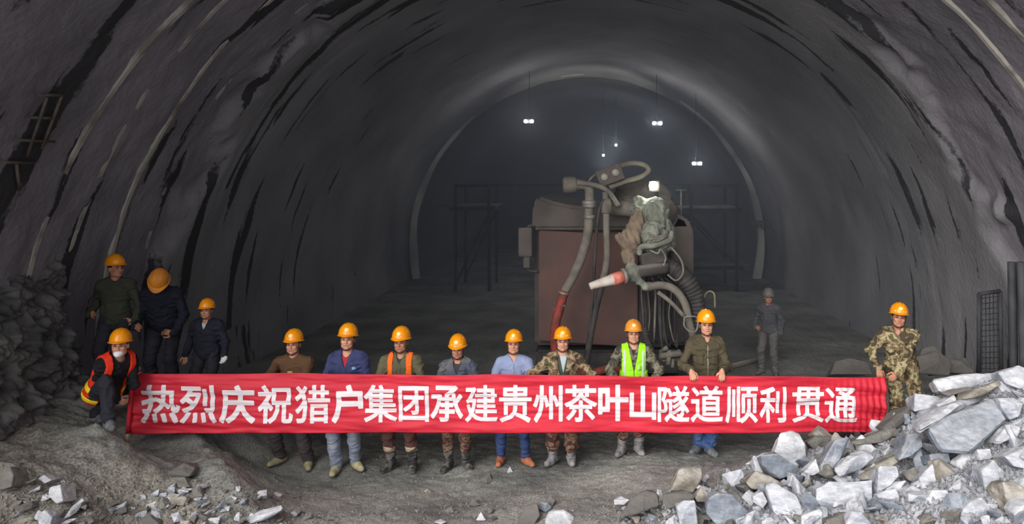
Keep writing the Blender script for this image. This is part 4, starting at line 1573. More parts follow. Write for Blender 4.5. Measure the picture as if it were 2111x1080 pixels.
for sd in (-1, 1):
    b = f.boot(sd, M_boot_grey, top=0.29)
    lathe('buckle', [(0.012, -0.003), (0.012, 0.004)], f.ank[sd] + np.array([0, -0.075, 0.12]), (0, -1, 0), mat('orange_tag', (236, 150, 40), None, 5), b, 8)

# 8 --- tall man in olive jacket, both hands over the banner's hem
r = stand(1456, 943, 9.40, 'tall man in an olive zip jacket with both bare hands on the banner hem')
x0, y0, z0 = r.location
hd = {}
for sd, px in ((-1, 1427), (1, 1488)):
    b = banner_pt(px, b_top(px))
    hd[sd] = (b[0] - x0 - sd * -0.01, b[1] - y0 + 0.035, b[2] - z0 + 0.055)
f = Fig(r, 1.045, 1.06, feet=feet_at(r, 1440, 1462, 0.03, -0.05), hands=hd, head=(0.02, 0, 0.0), skin=M_skin, toe={-1: (-0.8, -1, 0), 1: (0.35, -1, 0)}, elbow={-1: (-0.5, 0.8, -0.4), 1: (0.5, 0.8, -0.4)},
        grip=(0.75, 0.75), hand_dir={-1: (0.15, -0.75, -0.65), 1: (-0.15, -0.75, -0.65)}, palm={-1: (0.1, 0.6, -0.75), 1: (-0.1, 0.6, -0.75)})
f.body(); f.hat(M_hat, True)
f.inner(M_olive2)
f.jacket(M_olive2, 'jacket', 0.022, 0.80, 0.002, (0.028, 1.37), 0, True, 0.007, 19, 0.06)
f.collar(M_olive2, 0.36, h=0.055, flare=0.03, drop=0.03)
f.patch('zipper', M_zip, -0.005, 0.005, 0.92, 1.365, lift=0.005)
for sd in (-1, 1):
    f.patch('pocket', M_olive2, sd * 0.05, sd * 0.13, 1.13, 1.25, lift=0.006)
    f.patch('pocket_flap', M_olive2, sd * 0.046, sd * 0.134, 1.235, 1.265, lift=0.013)
f.trousers(M_jeans_bl, -0.01, 0.012, 0.03, 0.009, seed=20)
for sd in (-1, 1): f.shoe(sd, M_shoe_dk)

# 9 --- man in camouflage who holds the free end of the banner
p = P(1865, 905, 9.45)
zr = float(ground_z(p[0], p[1]))
r = tag(empty('person', (p[0], p[1], zr)), 'man in woodland camouflage gripping the banner end beside the rock pile', 'person')
x0, y0, z0 = r.location
h1 = banner_pt(1828, 775); h2 = banner_pt(1831, 800)
k9 = (P(1857, 628, 9.4)[2] - z0) / 1.72
hd = {-1: (h1[0] - x0 - 0.07, h1[1] - y0 + 0.07, h1[2] - z0 + 0.075), 1: (h2[0] - x0 + 0.035, h2[1] - y0 - 0.03, h2[2] - z0 + 0.02)}
f = Fig(r, k9, 1.12, pelvis=(-0.02, 0.06, 0.90 * k9), lean=(0.20, -0.05, -0.5), head=(0.0, 0.10, -0.25), hands=hd, skin=M_skin2,
        elbow={-1: (-1, 0.3, -0.3), 1: (1, 0.4, -0.5)}, grip=(0.8, 0.8), hand_dir={-1: (0.05, -0.35, -0.95), 1: (-0.8, -0.15, -0.55)}, palm={-1: (0.2, 0.8, -0.4), 1: (-0.3, 0.8, -0.4)},
        feet={-1: (-0.12, 0.03, 0.0), 1: (0.14, 0.06, 0.0)})
f.body(); f.hat(M_hat, True, True)
f.inner(M_camo_lt)
f.jacket(M_camo_lt, 'jacket', 0.024, 0.78, 0.002, (0.035, 1.36), 0, True, 0.009, 22)
f.collar(M_camo_lt, 0.45, h=0.045, flare=0.036, drop=0.03)
f.patch('placket', M_camo_lt, -0.018, 0.018, 0.9, 1.355, th=0.01)
for sd in (-1, 1):
    f.patch('pocket', M_camo_lt, sd * 0.045, sd * 0.125, 1.16, 1.26, lift=0.008)
    f.patch('pocket_flap', M_camo_lt, sd * 0.042, sd * 0.13, 1.245, 1.275, lift=0.015)
f.trousers(M_camo_lt, 0.05, 0.018, 0.034, 0.009, seed=23)
for sd in (-1, 1): f.boot(sd, M_boot, top=0.28)

# 10 --- crouching man with the banner pole
p = P(212, 884, 8.2)
zr = float(ground_z(p[0], p[1]))
r = tag(empty('person', (p[0], p[1], zr), 0.0), 'crouching man in black with a white face mask, steadying the banner pole', 'person')
x0, y0, z0 = r.location
ph = P(272, 768, 8.47); pl = P(268, 852, 8.47)
hd = {1: (ph[0] - x0 - 0.03, ph[1] - y0 - 0.01, ph[2] - z0 + 0.0), -1: (pl[0] - x0 - 0.06, pl[1] - y0 - 0.05, pl[2] - z0 + 0.03)}
head_t = P(248, 712, 8.15)                                  # between the eyes
hl = np.array(head_t) - np.array([x0, y0, z0])
fA, fB = P(224, 886, 7.92), P(196, 884, 8.5)
ft = {-1: (fA[0] - x0, fA[1] - y0, float(ground_z(fA[0], fA[1])) - z0 + 0.01), 1: (fB[0] - x0, fB[1] - y0, float(ground_z(fB[0], fB[1])) - z0 + 0.01)}
spec = dict(lean=(0.62, 0.0, 1.1), head=(0.05, 0.0, 0.30), hands=hd, skin=M_skin, feet=ft, knee={-1: (1.2, -1, 0.75), 1: (0.25, 1, 0.4)}, toe={-1: (0.75, -0.75, 0), 1: (0.95, -0.2, 0)},
            elbow={-1: (0.2, -0.7, -0.8), 1: (0.3, -0.3, -0.9)}, grip=(0.85, 0.85), hand_dir={-1: (0.8, 0.3, -0.4), 1: (0.75, 0.3, 0.5)}, palm={-1: (-0.1, 0.95, 0.1), 1: (0.1, 0.95, -0.1)})
f = Fig(r, 0.98, 1.05, pelvis=(-0.1, 0.1, 0.3), **spec)
dlt = hl - f.H((0, 0, 0))
f = Fig(r, 0.98, 1.05, pelvis=np.array([-0.1, 0.1, 0.3]) + dlt, **spec)
print('crouch pelvis', f.pel, 'shift', dlt)
f.body(); f.hat(M_hat, False, False, strap=False)
mk = Field()
mk.ell(f.H((0, -0.058, -0.082)), np.array([0.050, 0.048, 0.036]) * f.s, f.Rh, 0.02)
mk.ell(f.H((0, -0.070, -0.094)), np.array([0.034, 0.050, 0.030]) * f.s, f.Rh, 0.02)
mk.mesh('face_mask', 0.006, M_mask, r)
f.inner(M_black_jkt)
f.jacket(M_black_jkt, 'jacket', 0.022, 0.80, 0.0, None, 0, True, 0.007, 25, 0.02)
f.collar(M_black_jkt, 0.36, h=0.05, flare=0.02, drop=0.03)
v = f.vest(M_or_vest_rim, lambda z: 0.10 + 0.03 * (1.4 - z), 0.155, 0.80, 0.048, 0.10, back=True)
for z in (0.90, 1.02):
    fb = Field()
    f.torso(fb, 0.053)
    fb.mesh('reflective_strip', VC, M_yellow, v, None, (lambda p, z=z: np.abs(f.Ti(p)[:, 2] - z) - 0.028, lambda p: np.where(f.Ti(p)[:, 1] < 0.02, 0.115 - np.abs(f.Ti(p)[:, 0]), -0.1)))
f.trousers(M_dark_tr, 0.03, 0.014, 0.03, seed=26)
for sd in (-1, 1): f.shoe(sd, M_shoe_dk)


# 11-13 --- three men in the dark behind
def up(px, pytop, Y, s, label, dz=0.0):
    t = P(px, pytop, Y)
    z = float(ground_z(t[0], t[1])) + dz
    r = tag(empty('person', (t[0], t[1], z)), label, 'person')
    return r, (t[2] - z) / 1.79


r, k = up(238, 521, 9.3, 1.0, 'man in a dark green work suit turned away in profile, highest on the bank')
f = Fig(r, k, 1.05, lean=(0.0, 0, 0.5), head=(0.05, 0, 1.15), skin=M_skin2, hands={-1: (-0.26, -0.10, 0.98 * k), 1: (0.22, 0.02, 0.86 * k)})
f.body(); f.hat(M_hat, False, strap=False)
f.jacket(mat('dark_green_work_cloth', (62, 64, 52), (54, 56, 46), 4, 0.88), 'jacket', 0.018, 0.80, 0.0, None, 0, True, 0.007, 28)
f.collar(MATS['dark_green_work_cloth'], 0.4)
f.trousers(M_dark_tr, 0.03, seed=29)
for sd in (-1, 1): f.boot(sd, M_boot)

r, k = up(330, 590, 9.55, 1.0, 'man in navy clothes bowing so that only his helmet crown shows')
f = Fig(r, 1.03, 1.12, lean=(0.42, 0, 0.25), head=(1.05, 0.15, 0.35), skin=M_skin2, hands={-1: (-0.14, -0.42, 0.98), 1: (0.24, -0.22, 0.86)}, grip=(0.9, 0.6))
top = f.H((0, 0, 0.185))
sh = P(326, 600, 9.2)
r.location.y = sh[1] - top[1]
r.location.x = sh[0] - top[0]
r.location.z = float(ground_z(r.location.x, r.location.y))
print('bow top want', sh, 'have', np.array(r.location) + top)
f.body(); f.hat(M_hat_old, False, strap=False)
f.jacket(M_navy, 'jacket', 0.024, 0.76, 0.0, None, 0, True, 0.008, 31)
f.trousers(M_dark_tr, 0.03, seed=32)
for sd in (-1, 1): f.boot(sd, M_boot)

r, k = up(426, 613, 9.35, 1.0, 'man in dark navy with pale undershirt and white glove beside the bowing man')
f = Fig(r, k, 1.12, head=(0.05, 0, 0.05), skin=M_skin2, hands={-1: (-0.24, -0.05, 0.90 * k), 1: (0.30, -0.16, 0.93 * k)}, hand_dir={-1: (0, -0.1, -1), 1: (0.1, -0.5, -0.8)})
f.body(); f.hat(M_hat, False, strap=True)
f.inner(M_pale_shirt)
f.jacket(M_navy, 'jacket', 0.020, 0.78, 0.0, (0.05, 1.28), 0, True, 0.007, 34)
f.collar(M_navy, 0.55, h=0.04, flare=0.03)
f.trousers(M_dark_tr, 0.03, seed=35)
gl = Field()
f.hand(gl, 1)
sv = gl.ops
gl2 = Field(); f.s *= 1.0; f.hand(gl2, 1)
gl2.ops = [(lambda p, fn=fn: fn(p) - 0.0035, l - 0.0035, h + 0.0035, kk, sb) for fn, l, h, kk, sb in gl2.ops]
gl2.mesh('glove', 0.006, M_glove, r)
for sd in (-1, 1): f.boot(sd, M_boot)

# 14 --- worker far back in the haze
t = P(1585, 770, 13.9)
z = float(ground_z(t[0], t[1]))
r = tag(empty('person', (t[0], t[1], z), -0.5), 'dim dust-covered worker standing alone in the haze beyond the sprayer', 'person')
M_haze_cl = mat('dust_grey_work_cloth', (84, 83, 86), (72, 71, 74), 5, 0.9)
M_haze_lt = mat('dusty_pale_trousers', (104, 101, 98), (92, 89, 87), 5, 0.9)
M_hat_gr = mat('dusty_grey_helmet', (112, 109, 103), (98, 95, 91), 6, 0.6)
k = (P(1577, 590, 13.9)[2] - z) / 1.79
f = Fig(r, k, 1.05, lean=(0.10, 0, 0.1), head=(0.2, 0, 0.4), skin=M_skin2, hands={-1: (-0.2, -0.18, 0.95 * k), 1: (0.22, 0.02, 0.84 * k)})
f.body(); f.hat(M_hat_gr, False, strap=False)
f.jacket(M_haze_cl, 'jacket', 0.020, 0.80, 0.0, None, 0, True, 0.008, 37)
f.collar(M_haze_cl, 0.4)
f.trousers(M_haze_lt, 0.35, seed=38)
for sd in (-1, 1): f.boot(sd, mat('pale_dusty_boot', (120, 117, 112), (100, 97, 94), 8, 0.8))
# ------------------------------------------------------------------ wet-mix concrete sprayer parked in the tunnel
M_panel = mat('dusty_red_brown_steel', (108, 79, 72), (90, 72, 67), 2.2, 0.75, 0.2, 20, dust=(112, 102, 95), dust_lo=0.3, dust_hi=0.7)
M_mach = mat('dusty_dark_machine_steel', (86, 80, 76), (68, 64, 62), 3, 0.8, 0.3, 20, dust=(120, 113, 106), dust_lo=0.35, dust_hi=0.75)
M_hood = mat('dusty_grey_hood', (100, 92, 86), (80, 74, 71), 2.2, 0.8, 0.2, 14, dust=(120, 113, 106), dust_lo=0.4, dust_hi=0.8)
M_hose = mat('dust_coated_hose', (128, 121, 110), (102, 97, 90), 6, 0.85, 0.3, 30)
M_hose_dk = mat('dark_hose', (52, 50, 50), (74, 70, 68), 7, 0.75, 0.2, 30)
M_hose_red = mat('red_hose_end', (152, 64, 54), (104, 58, 52), 9, 0.75, 0.3, 30)
M_tarp = mat('cement_crusted_grey_cloth', (142, 144, 130), (100, 102, 92), 5, 0.9, 0.5, 26)
M_sack = mat('beige_sacking', (140, 122, 102), (112, 99, 86), 7, 0.9, 0.3, 30)
M_pale = mat('chalky_white_plastic', (222, 214, 202), (200, 180, 168), 8, 0.7)
M_pink = mat('worn_pink_red_plastic', (206, 98, 80), (216, 140, 122), 10, 0.7)
M_clamp = mat('grey_clamp_steel', (150, 146, 138), (116, 112, 106), 10, 0.6, metal=0.3)
M_glass_off = mat('dusty_unlit_lamp_glass', (168, 160, 148), (140, 134, 126), 8, 0.5)

MY = 12.4
mo = np.array([(1262 - VPX) * MY / F, MY + 1.5, 0.02])
sp = empty('concrete_sprayer', mo)
tag(sp, 'big dusty concrete spraying rig with a draped boom and hanging hoses, parked in the tunnel', 'machine')


def Q(px, py, Y=12.4):
    return P(px, py, Y) - mo


def prism(name, poly, y0, y1, m, parent, bev=0.03, taper=0.0):
    """outline (px, py) at the distance y0, carried straight back to y1"""
    a = [P(px, py, y0) - mo for px, py in poly]
    V = a + [p + np.array([0, y1 - y0, 0]) for p in a]
    k = len(a)
    bm = bmesh.new()
    vs = [bm.verts.new(tuple(p)) for p in V]
    bm.faces.new(vs[:k]); bm.faces.new(vs[k:][::-1])
    for i in range(k):
        bm.faces.new((vs[i], vs[(i + 1) % k], vs[k + (i + 1) % k], vs[k + i]))
    if bev:
        bmesh.ops.recalc_face_normals(bm, faces=bm.faces)
        bmesh.ops.bevel(bm, geom=bm.edges[:], offset=bev, segments=2, affect='EDGES')
    return bm_obj(name, bm, m, parent)


body = prism('body', [(1102, 712), (1102, 460), (1426, 468), (1428, 712)], 12.85, 17.6, M_mach, sp, 0.05)
prism('rear_panel', [(1110, 702), (1111, 474), (1204, 480), (1316, 478), (1314, 716)], 12.72, 12.86, M_panel, body, 0.015)
prism('side_panel', [(1384, 604), (1384, 470), (1396, 446), (1420, 452), (1430, 480), (1430, 604)], 12.6, 13.4, M_hood, body, 0.03)
prism('recess_shade_plate', [(1318, 716), (1318, 480), (1384, 480), (1384, 716)], 12.78, 12.86, M_hose_dk, body, 0.01)  # flat dark plate stands in for the shade inside a recess
prism('hood', [(1096, 474), (1098, 424), (1108, 403), (1134, 414), (1180, 424), (1290, 428), (1390, 438), (1416, 450), (1428, 474)], 12.6, 16.8, M_hood, sp, 0.06)
prism('bumper', [(1104, 770), (1104, 722), (1424, 722), (1424, 770)], 13.0, 17.2, M_hose_dk, sp, 0.04)
for px in (1124, 1404):
    for yy in (13.9, 16.4):
        c = Q(px, 0, MY); c[1] = yy - mo[1]; c[2] = 0.50
        w = lathe('wheel', [(0.30, -0.17), (0.46, -0.17), (0.51, -0.11), (0.51, 0.11), (0.46, 0.17), (0.30, 0.17)], c, (1, 0, 0), M_black, sp, 24)
        lathe('hub', [(0.22, -0.12), (0.26, 0.0), (0.22, 0.185)], c, (1, 0, 0), M_mach, w, 16)
# mirror arms
mr_ = box('side_mirror', Q(1083, 499, 12.6), (0.24, 0.10, 0.50), M_hood, sp, 0.04)
box('lower_mirror', Q(1086, 541, 12.6), (0.12, 0.09, 0.19), M_hood, mr_, 0.03)
tube('mirror_bracket', [Q(1110, 466, 12.7), Q(1090, 466, 12.62), Q(1088, 480, 12.62)], 0.018, M_mach, mr_, 8, 4)
tube('mirror_bracket', [Q(1110, 560, 12.7), Q(1090, 558, 12.62), Q(1087, 545, 12.62)], 0.018, M_mach, mr_, 8, 4)

# concrete line: elbow, upright pipe, grey hose, red end
lathe('pipe_elbow_end', [(0.10, 0.0), (0.135, 0.03), (0.135, 0.20), (0.10, 0.22), (0.10, 0.36)], Q(1160, 381, 12.0), (1, 0.1, 0.02), M_hose, sp, 18)
tube('delivery_pipe', [Q(1192, 380, 12.0), Q(1210, 384, 12.0), Q(1215, 400, 12.0), Q(1214, 453, 12.0)], 0.075, M_hose, sp, 14, 6)
for py, r_ in ((418, 0.115), (424, 0.115), (447, 0.10)):
    lathe('pipe_clamp', [(r_ - 0.02, -0.035), (r_, -0.025), (r_, 0.025), (r_ - 0.02, 0.035)], Q(1214.5, py, 12.0), (0, 0, 1), M_clamp, sp, 16)
tube('delivery_hose', [Q(1214, 450, 12.0), Q(1211, 485, 12.0), Q(1198, 531, 11.95), Q(1181, 570, 11.9), Q(1163, 602, 11.85)], [0.078, 0.078, 0.076, 0.074, 0.07], M_hose, sp, 14, 8)
rd = tube('red_hose_end', [Q(1164, 600, 11.85), Q(1154, 634, 11.8), Q(1144, 676, 11.7), Q(1147, 725, 11.3), Q(1180, 766, 10.9), Q(1222, 768, 10.75), Q(1268, 760, 10.8), Q(1300, 790, 11.1), Q(1310, 812, 11.3)],
          [0.072, 0.075, 0.075, 0.07, 0.065, 0.06, 0.06, 0.06, 0.06], M_hose_red, sp, 12, 8)
for a in ((1163, 604), (1157, 628), (1152, 640)):
    lathe('hose_band', [(0.078, -0.02), (0.086, -0.015), (0.086, 0.015), (0.078, 0.02)], Q(a[0], a[1], 11.83), (0.25, 0, 1), M_clamp, rd, 14)

# side hoses
tube('air_hose', [Q(1247, 396, 11.9), Q(1249, 430, 11.9), Q(1250, 470, 11.9), Q(1251, 536, 11.9), Q(1240, 590, 11.9)], [0.045, 0.05, 0.055, 0.055, 0.055], M_hose, sp, 12, 8)
tube('air_hose_tail', [Q(1241, 586, 11.9), Q(1226, 648, 11.88), Q(1212, 726, 11.85), Q(1206, 790, 11.85)], 0.052, M_hose_dk, sp, 12, 8)
lathe('hose_coupling', [(0.05, -0.12), (0.085, -0.10), (0.085, 0.06), (0.06, 0.12)], Q(1249, 425, 11.9), (0, 0, 1), M_hose, sp, 14)
tube('water_hose', [Q(1244, 410, 11.85), Q(1234, 440, 11.85), Q(1228, 504, 11.85), Q(1224, 572, 11.85), Q(1217, 662, 11.85), Q(1209, 735, 11.85), Q(1205, 790, 11.85)], 0.024, M_hose_dk, sp, 8, 8)
tube('cross_pipe', [Q(1190, 376, 11.9), Q(1220, 380, 11.9), Q(1244, 388, 11.9), Q(1260, 402, 11.95), Q(1274, 424, 12.0)], 0.042, M_hose, sp, 10, 6)
tube('hose_loop', [Q(1272, 343, 12.3), Q(1300, 336, 12.35), Q(1326, 339, 12.4), Q(1337, 351, 12.4), Q(1322, 364, 12.35), Q(1290, 373, 12.2), Q(1255, 386, 12.1)], 0.045, M_hose, sp, 12, 8)
tube('cable_tail', [Q(1240, 352, 12.2), Q(1218, 368, 12.1), Q(1212, 384, 12.1)], 0.022, M_hose, sp, 8, 6)

# control box with two dead lamps
cb = box('control_box', Q(1257, 361, 12.15), (0.42, 0.28, 0.27), M_hood, sp, 0.02, Euler((0, math.radians(-21), 0)))
for dx, py in ((1246, 365), (1269, 356)):
    lathe('lamp_glass', [(0.05, 0.03), (0.062, 0.0), (0.062, -0.03)], Q(dx, py, 12.0), (0, -1, 0), M_glass_off, cb, 14)

# boom
tube('boom_arm', [Q(1252, 430, 12.35), Q(1282, 430, 12.25), Q(1318, 432, 12.0)], [0.12, 0.125, 0.13], M_hose, sp, 16, 5)
f = Field()
for a, b, ra, rb in (((1290, 405, 13.0), (1345, 400, 12.9), 0.20, 0.24), ((1345, 400, 12.9), (1372, 432, 12.7), 0.24, 0.22), ((1300, 430, 12.8), (1370, 450, 12.7), 0.2, 0.2)):
    f.cone(Q(*a), Q(*b), ra, rb, 0.1)
f.mesh('boom_turret', 0.018, M_hood, sp, lambda p: (0.05 * fbm(p * 4, 4, 91)).astype(np.float32))

# lump of crusted cloth over the boom head
f = Field()
for a, b, ra, rb in (((1322, 428, 12.0), (1350, 424, 12.0), 0.16, 0.16), ((1350, 424, 12.0), (1362, 470, 11.9), 0.17, 0.22), ((1330, 440, 11.95), (1346, 486, 11.8), 0.16, 0.22),
                     ((1346, 486, 11.8), (1358, 508, 11.8), 0.22, 0.16), ((1366, 470, 11.9), (1376, 500, 11.9), 0.14, 0.10), ((1314, 430, 12.0), (1318, 455, 11.9), 0.10, 0.10)):
    f.cone(Q(*a), Q(*b), ra, rb, 0.09)


def crust(p):
    q = p * np.array([7.0, 7.0, 4.0])
    r = 1 - np.abs(fbm(q, 3, 93))
    return (0.06 * fbm(p * 5, 4, 95) - 0.07 * (np.clip(r, 0.4, 1.0) - 0.7)).astype(np.float32)


f.mesh('cloth_cover', 0.014, M_tarp, sp, crust)
# sacking that hangs off its side
f = Field()
for a, b, ra, rb in (((1316, 438, 11.75), (1286, 490, 11.65), 0.06, 0.07), ((1320, 452, 11.7), (1304, 500, 11.65), 0.06, 0.09), ((1286, 490, 11.65), (1290, 535, 11.7), 0.07, 0.05),
                     ((1304, 500, 11.65), (1300, 542, 11.7), 0.09, 0.06), ((1274, 488, 11.65), (1284, 500, 11.65), 0.045, 0.06)):
    f.cone(Q(*a), Q(*b), ra, rb, 0.08)
f.mesh('hanging_sacking', 0.012, M_sack, sp, lambda p: (0.009 * np.sin(p[:, 0] * 70 + p[:, 2] * 22 + 2 * fbm(p * 5, 2, 97)) + 0.012 * fbm(p * 9, 3, 98)).astype(np.float32))

# bracket and pale cables under the cloth
tube('bracket_bar', [Q(1318, 524, 11.6), Q(1322, 509, 11.55), Q(1350, 506, 11.5), Q(1380, 494, 11.55), Q(1384, 478, 11.65)], 0.045, M_tarp, sp, 10, 6)
for i in range(3):
    tube('hydraulic_line', [Q(1336 + i * 3, 480 + i * 5, 11.55), Q(1350, 487 + i * 5, 11.5), Q(1366, 486 + i * 3, 11.5), Q(1378, 478 + i * 3, 11.6)], 0.016, M_hose, sp, 8, 6)
box('rotation_unit', Q(1345, 530, 11.75), (0.42, 0.34, 0.2), M_mach, sp, 0.03, Euler((0, math.radians(-12), 0.1)))
tube('slewing_cylinder', [Q(1306, 562, 11.65), Q(1340, 556, 11.6), Q(1374, 552, 11.7)], 0.10, M_mach, sp, 16, 4)
tube('torn_strap', [Q(1340, 516, 11.5), Q(1356, 522, 11.45), Q(1362, 514, 11.45), Q(1372, 530, 11.5), Q(1368, 548, 11.5)], 0.014, M_clamp, sp, 6, 6)

# nozzle
f = Field()
for a, b, ra, rb in (((1286, 570, 11.5), (1306, 560, 11.6), 0.085, 0.11), ((1300, 548, 11.65), (1306, 568, 11.6), 0.08, 0.09), ((1308, 570, 11.55), (1330, 590, 11.6), 0.07, 0.05), ((1330, 590, 11.6), (1338, 590, 11.65), 0.05, 0.06)):
    f.cone(Q(*a), Q(*b), ra, rb, 0.05)
f.mesh('nozzle_joint', 0.012, M_tarp, sp, lambda p: (0.02 * fbm(p * 9, 3, 99)).astype(np.float32))
nz = tube('spray_nozzle', [Q(1282, 571, 11.4), Q(1250, 580, 11.3), Q(1216, 590, 11.2)], [0.10, 0.078, 0.052], M_pale, sp, 18, 4)
tube('nozzle_sleeve', [Q(1284, 570.5, 11.41), Q(1262, 576.5, 11.34)], [0.106, 0.092], M_pink, nz, 18, 0)
lathe('nozzle_collar', [(0.11, -0.03), (0.125, -0.02), (0.125, 0.02), (0.11, 0.03)], Q(1287, 569, 11.42), (-0.9, -0.3, -0.15), M_clamp, sp, 18)

# ribbed hose and pipes on the far side
tube('ribbed_hose', [Q(1366, 545, 11.8), Q(1392, 556, 11.75), Q(1414, 576, 11.7), Q(1432, 606, 11.7), Q(1440, 640, 11.7), Q(1436, 672, 11.75)], [0.13, 0.14, 0.145, 0.13, 0.115, 0.11], M_hose_dk, sp, 18, 22,
     rfun=lambda s_: 0.010 * np.sin(s_ * 2 * PI / 0.062))
tube('bent_pipe', [Q(1334, 592, 11.6), Q(1366, 588, 11.6), Q(1392, 598, 11.6), Q(1412, 626, 11.6), Q(1421, 664, 11.6), Q(1430, 696, 11.65)], 0.062, M_hose, sp, 12, 8)
tube('strut', [Q(1356, 602, 11.55), Q(1382, 622, 11.55), Q(1412, 654, 11.55)], 0.034, M_hose, sp, 10, 4)
tube('clamp_loop', [Q(1411, 654, 11.45), Q(1411, 672, 11.42), Q(1424, 684, 11.42), Q(1436, 680, 11.45), Q(1438, 656, 11.5), Q(1424, 652, 11.45), Q(1411, 654, 11.45)], 0.014, M_clamp, sp, 8, 6)
tube('cable_loop', [Q(1448, 640, 11.9), Q(1450, 616, 11.9), Q(1460, 601, 11.9), Q(1472, 606, 11.9), Q(1474, 634, 11.9)], 0.015, mat('dull_yellow_cable', (150, 140, 110), (120, 112, 94), 8, 0.7), sp, 8, 8)
tube('control_cable', [Q(1384, 510, 11.55), Q(1404, 536, 11.5), Q(1408, 562, 11.5), Q(1394, 578, 11.5), Q(1376, 566, 11.55)], 0.015, M_hose, sp, 8, 8)
rng = random.Random(5)
for i in range(17):
    x0_ = 1322 + i * 5.0 + rng.uniform(-2, 2)
    xm = x0_ + rng.uniform(-5, 6)
    x1_ = x0_ + rng.uniform(-8, 14)
    Yc = 12.35 + rng.uniform(-0.12, 0.12)
    bot = rng.uniform(690, 716)
    tube('hanging_cable', [Q(1350 + (x0_ - 1360) * 0.55, 566 + rng.uniform(0, 14), Yc - 0.3), Q(x0_, 600, Yc), Q(xm, 650, Yc), Q((xm + x1_) / 2, bot, Yc), Q(x1_, 706, Yc + 0.1)], rng.choice((0.013, 0.016, 0.02)), M_hose_dk if i % 3 else M_hose, sp, 7, 7)
tube('suction_hose', [Q(1328, 676, 12.1), Q(1332, 700, 12.05), Q(1342, 726, 12.0), Q(1346, 760, 12.0)], 0.065, M_hose_dk, sp, 14, 20, rfun=lambda s_: 0.007 * np.sin(s_ * 2 * PI / 0.05))
# dusty valve cluster low on the frame
vb = box('valve_block', Q(1382, 733, 11.9), (0.34, 0.22, 0.16), M_hose, sp, 0.03, Euler((0, 0.1, 0.2)))
for a, b, r_ in (((1362, 734), (1404, 728), 0.05), ((1380, 722), (1378, 752), 0.04), ((1396, 722), (1410, 738), 0.035), ((1388, 740), (1386, 758), 0.03), ((1366, 722), (1376, 716), 0.035)):
    tube('valve', [Q(a[0], a[1], 11.75), Q(b[0], b[1], 11.7)], r_, M_hose, vb, 12, 0)
# thin mast with a cross bar
tube('mast', [Q(1404, 446, 12.9), Q(1404, 392, 12.9)], 0.016, M_clamp, sp, 8, 0)
tube('mast_bar', [Q(1393, 392, 12.9), Q(1415, 392, 12.9)], 0.014, M_clamp, sp, 8, 0)

# the rig's own work lamp, on the turret
wl_ = box('work_light', Q(1348, 384, 12.2), (0.18, 0.14, 0.18), M_mach, sp, 0.02)
lathe('lens', [(0.045, 0.03), (0.07, 0.01), (0.07, -0.04)], Q(1347, 383, 12.1), (-0.1, -1, -0.15), emit('lit_rig_lamp_glass', (250, 255, 225), 45.0), wl_, 16)
tube('lamp_stalk', [Q(1350, 384, 12.25), Q(1354, 400, 12.5), Q(1352, 412, 12.7)], 0.025, M_mach, wl_, 8, 4)
ld = bpy.data.lights.new('rig_lamp', 'SPOT')
ld.energy = 16
ld.spot_size = math.radians(165)
ld.spot_blend = 0.6
ld.shadow_soft_size = 0.06
ld.color = (0.93, 1.0, 0.86)
lo = bpy.data.objects.new('rig_lamp', ld)
COL.objects.link(lo)
lo.parent = sp
lo.location = tuple(Q(1347, 386, 12.0))
lo.rotation_euler = Vector((0.0, -0.5, -0.9)).to_track_quat('-Z', 'Y').to_euler()

# ------------------------------------------------------------------ gantry of steel frames deep in the tunnel that carries the twin lamps
GYn, GYf = 24.2, 26.2
go = np.array([0.4, 25.2, 0.0])
gan = empty('lining_gantry', go)
tag(gan, 'dim steel gantry of posts and beams standing deep in the tunnel', 'gantry')


def bar(name, a, b, w, par, m=None):
    a, b = np.array(a) - go, np.array(b) - go
    d = Vector(b - a)
    return box(name, (a + b) / 2, (w, w, d.length), m or M_steel, par, 0.0, Euler(Vector((0, 0, 1)).rotation_difference(d).to_euler()))


for yy in (GYn, GYf):
    for x in (-4.3, -3.2, 3.4, 4.9):
        bar('post', (x, yy, -0.05), (x, yy, 3.5), 0.09, gan)
    for x0_, x1_, zz in ((-4.5, -3.0, 2.68), (3.2, 5.1, 2.62), (3.2, 5.1, 0.75), (-4.3, -3.2, 3.45), (3.4, 4.9, 3.45)):
        bar('beam', (x0_, yy, zz), (x1_, yy, zz), 0.09, gan)
    bar('brace', (-4.3, yy, 0.2), (-3.2, yy, 2.6), 0.06, gan)
    bar('brace', (4.9, yy, 0.9), (3.4, yy, 2.5), 0.06, gan)
for x in (-4.4, -3.1, 3.3, 5.0):
    bar('beam', (x, GYn, 2.68), (x, GYf, 2.68), 0.09, gan)
bar('beam', (-3.2, GYf, 3.45), (3.4, GYf, 3.45), 0.07, gan)
# an added lamp, unseen behind the sprayer, brightens the hoop's crown
uc = np.array([0.85, 25.75, 3.42])
ul = box('added_uplight_housing', uc - go, (0.3, 0.16, 0.2), M_steel, gan, 0.02, Euler((0.25, 0, 0)))
lathe('added_uplight_lens', [(0.05, 0.0), (0.06, 0.015), (0.06, 0.03)], uc - go + np.array([0, 0.02, 0.10]), (-0.15, 0.3, 0.95), M_lamp_dim, ul, 14)
ld = bpy.data.lights.new('added_uplight', 'SPOT')
ld.energy = 260
ld.spot_size = math.radians(88)
ld.spot_blend = 0.7
ld.shadow_soft_size = 0.06
ld.color = (1.0, 0.98, 0.86)
lo = bpy.data.objects.new('added_uplight', ld)
COL.objects.link(lo)
lo.parent = gan
lo.location = tuple(uc - go + np.array([-0.02, 0.06, 0.2]))
lo.rotation_euler = Vector((-0.85, 1.55, 4.0)).to_track_quat('-Z', 'Y').to_euler()
M_plank = mat('dusty_gantry_plank', (110, 110, 102), (84, 84, 80), 3, 0.85)
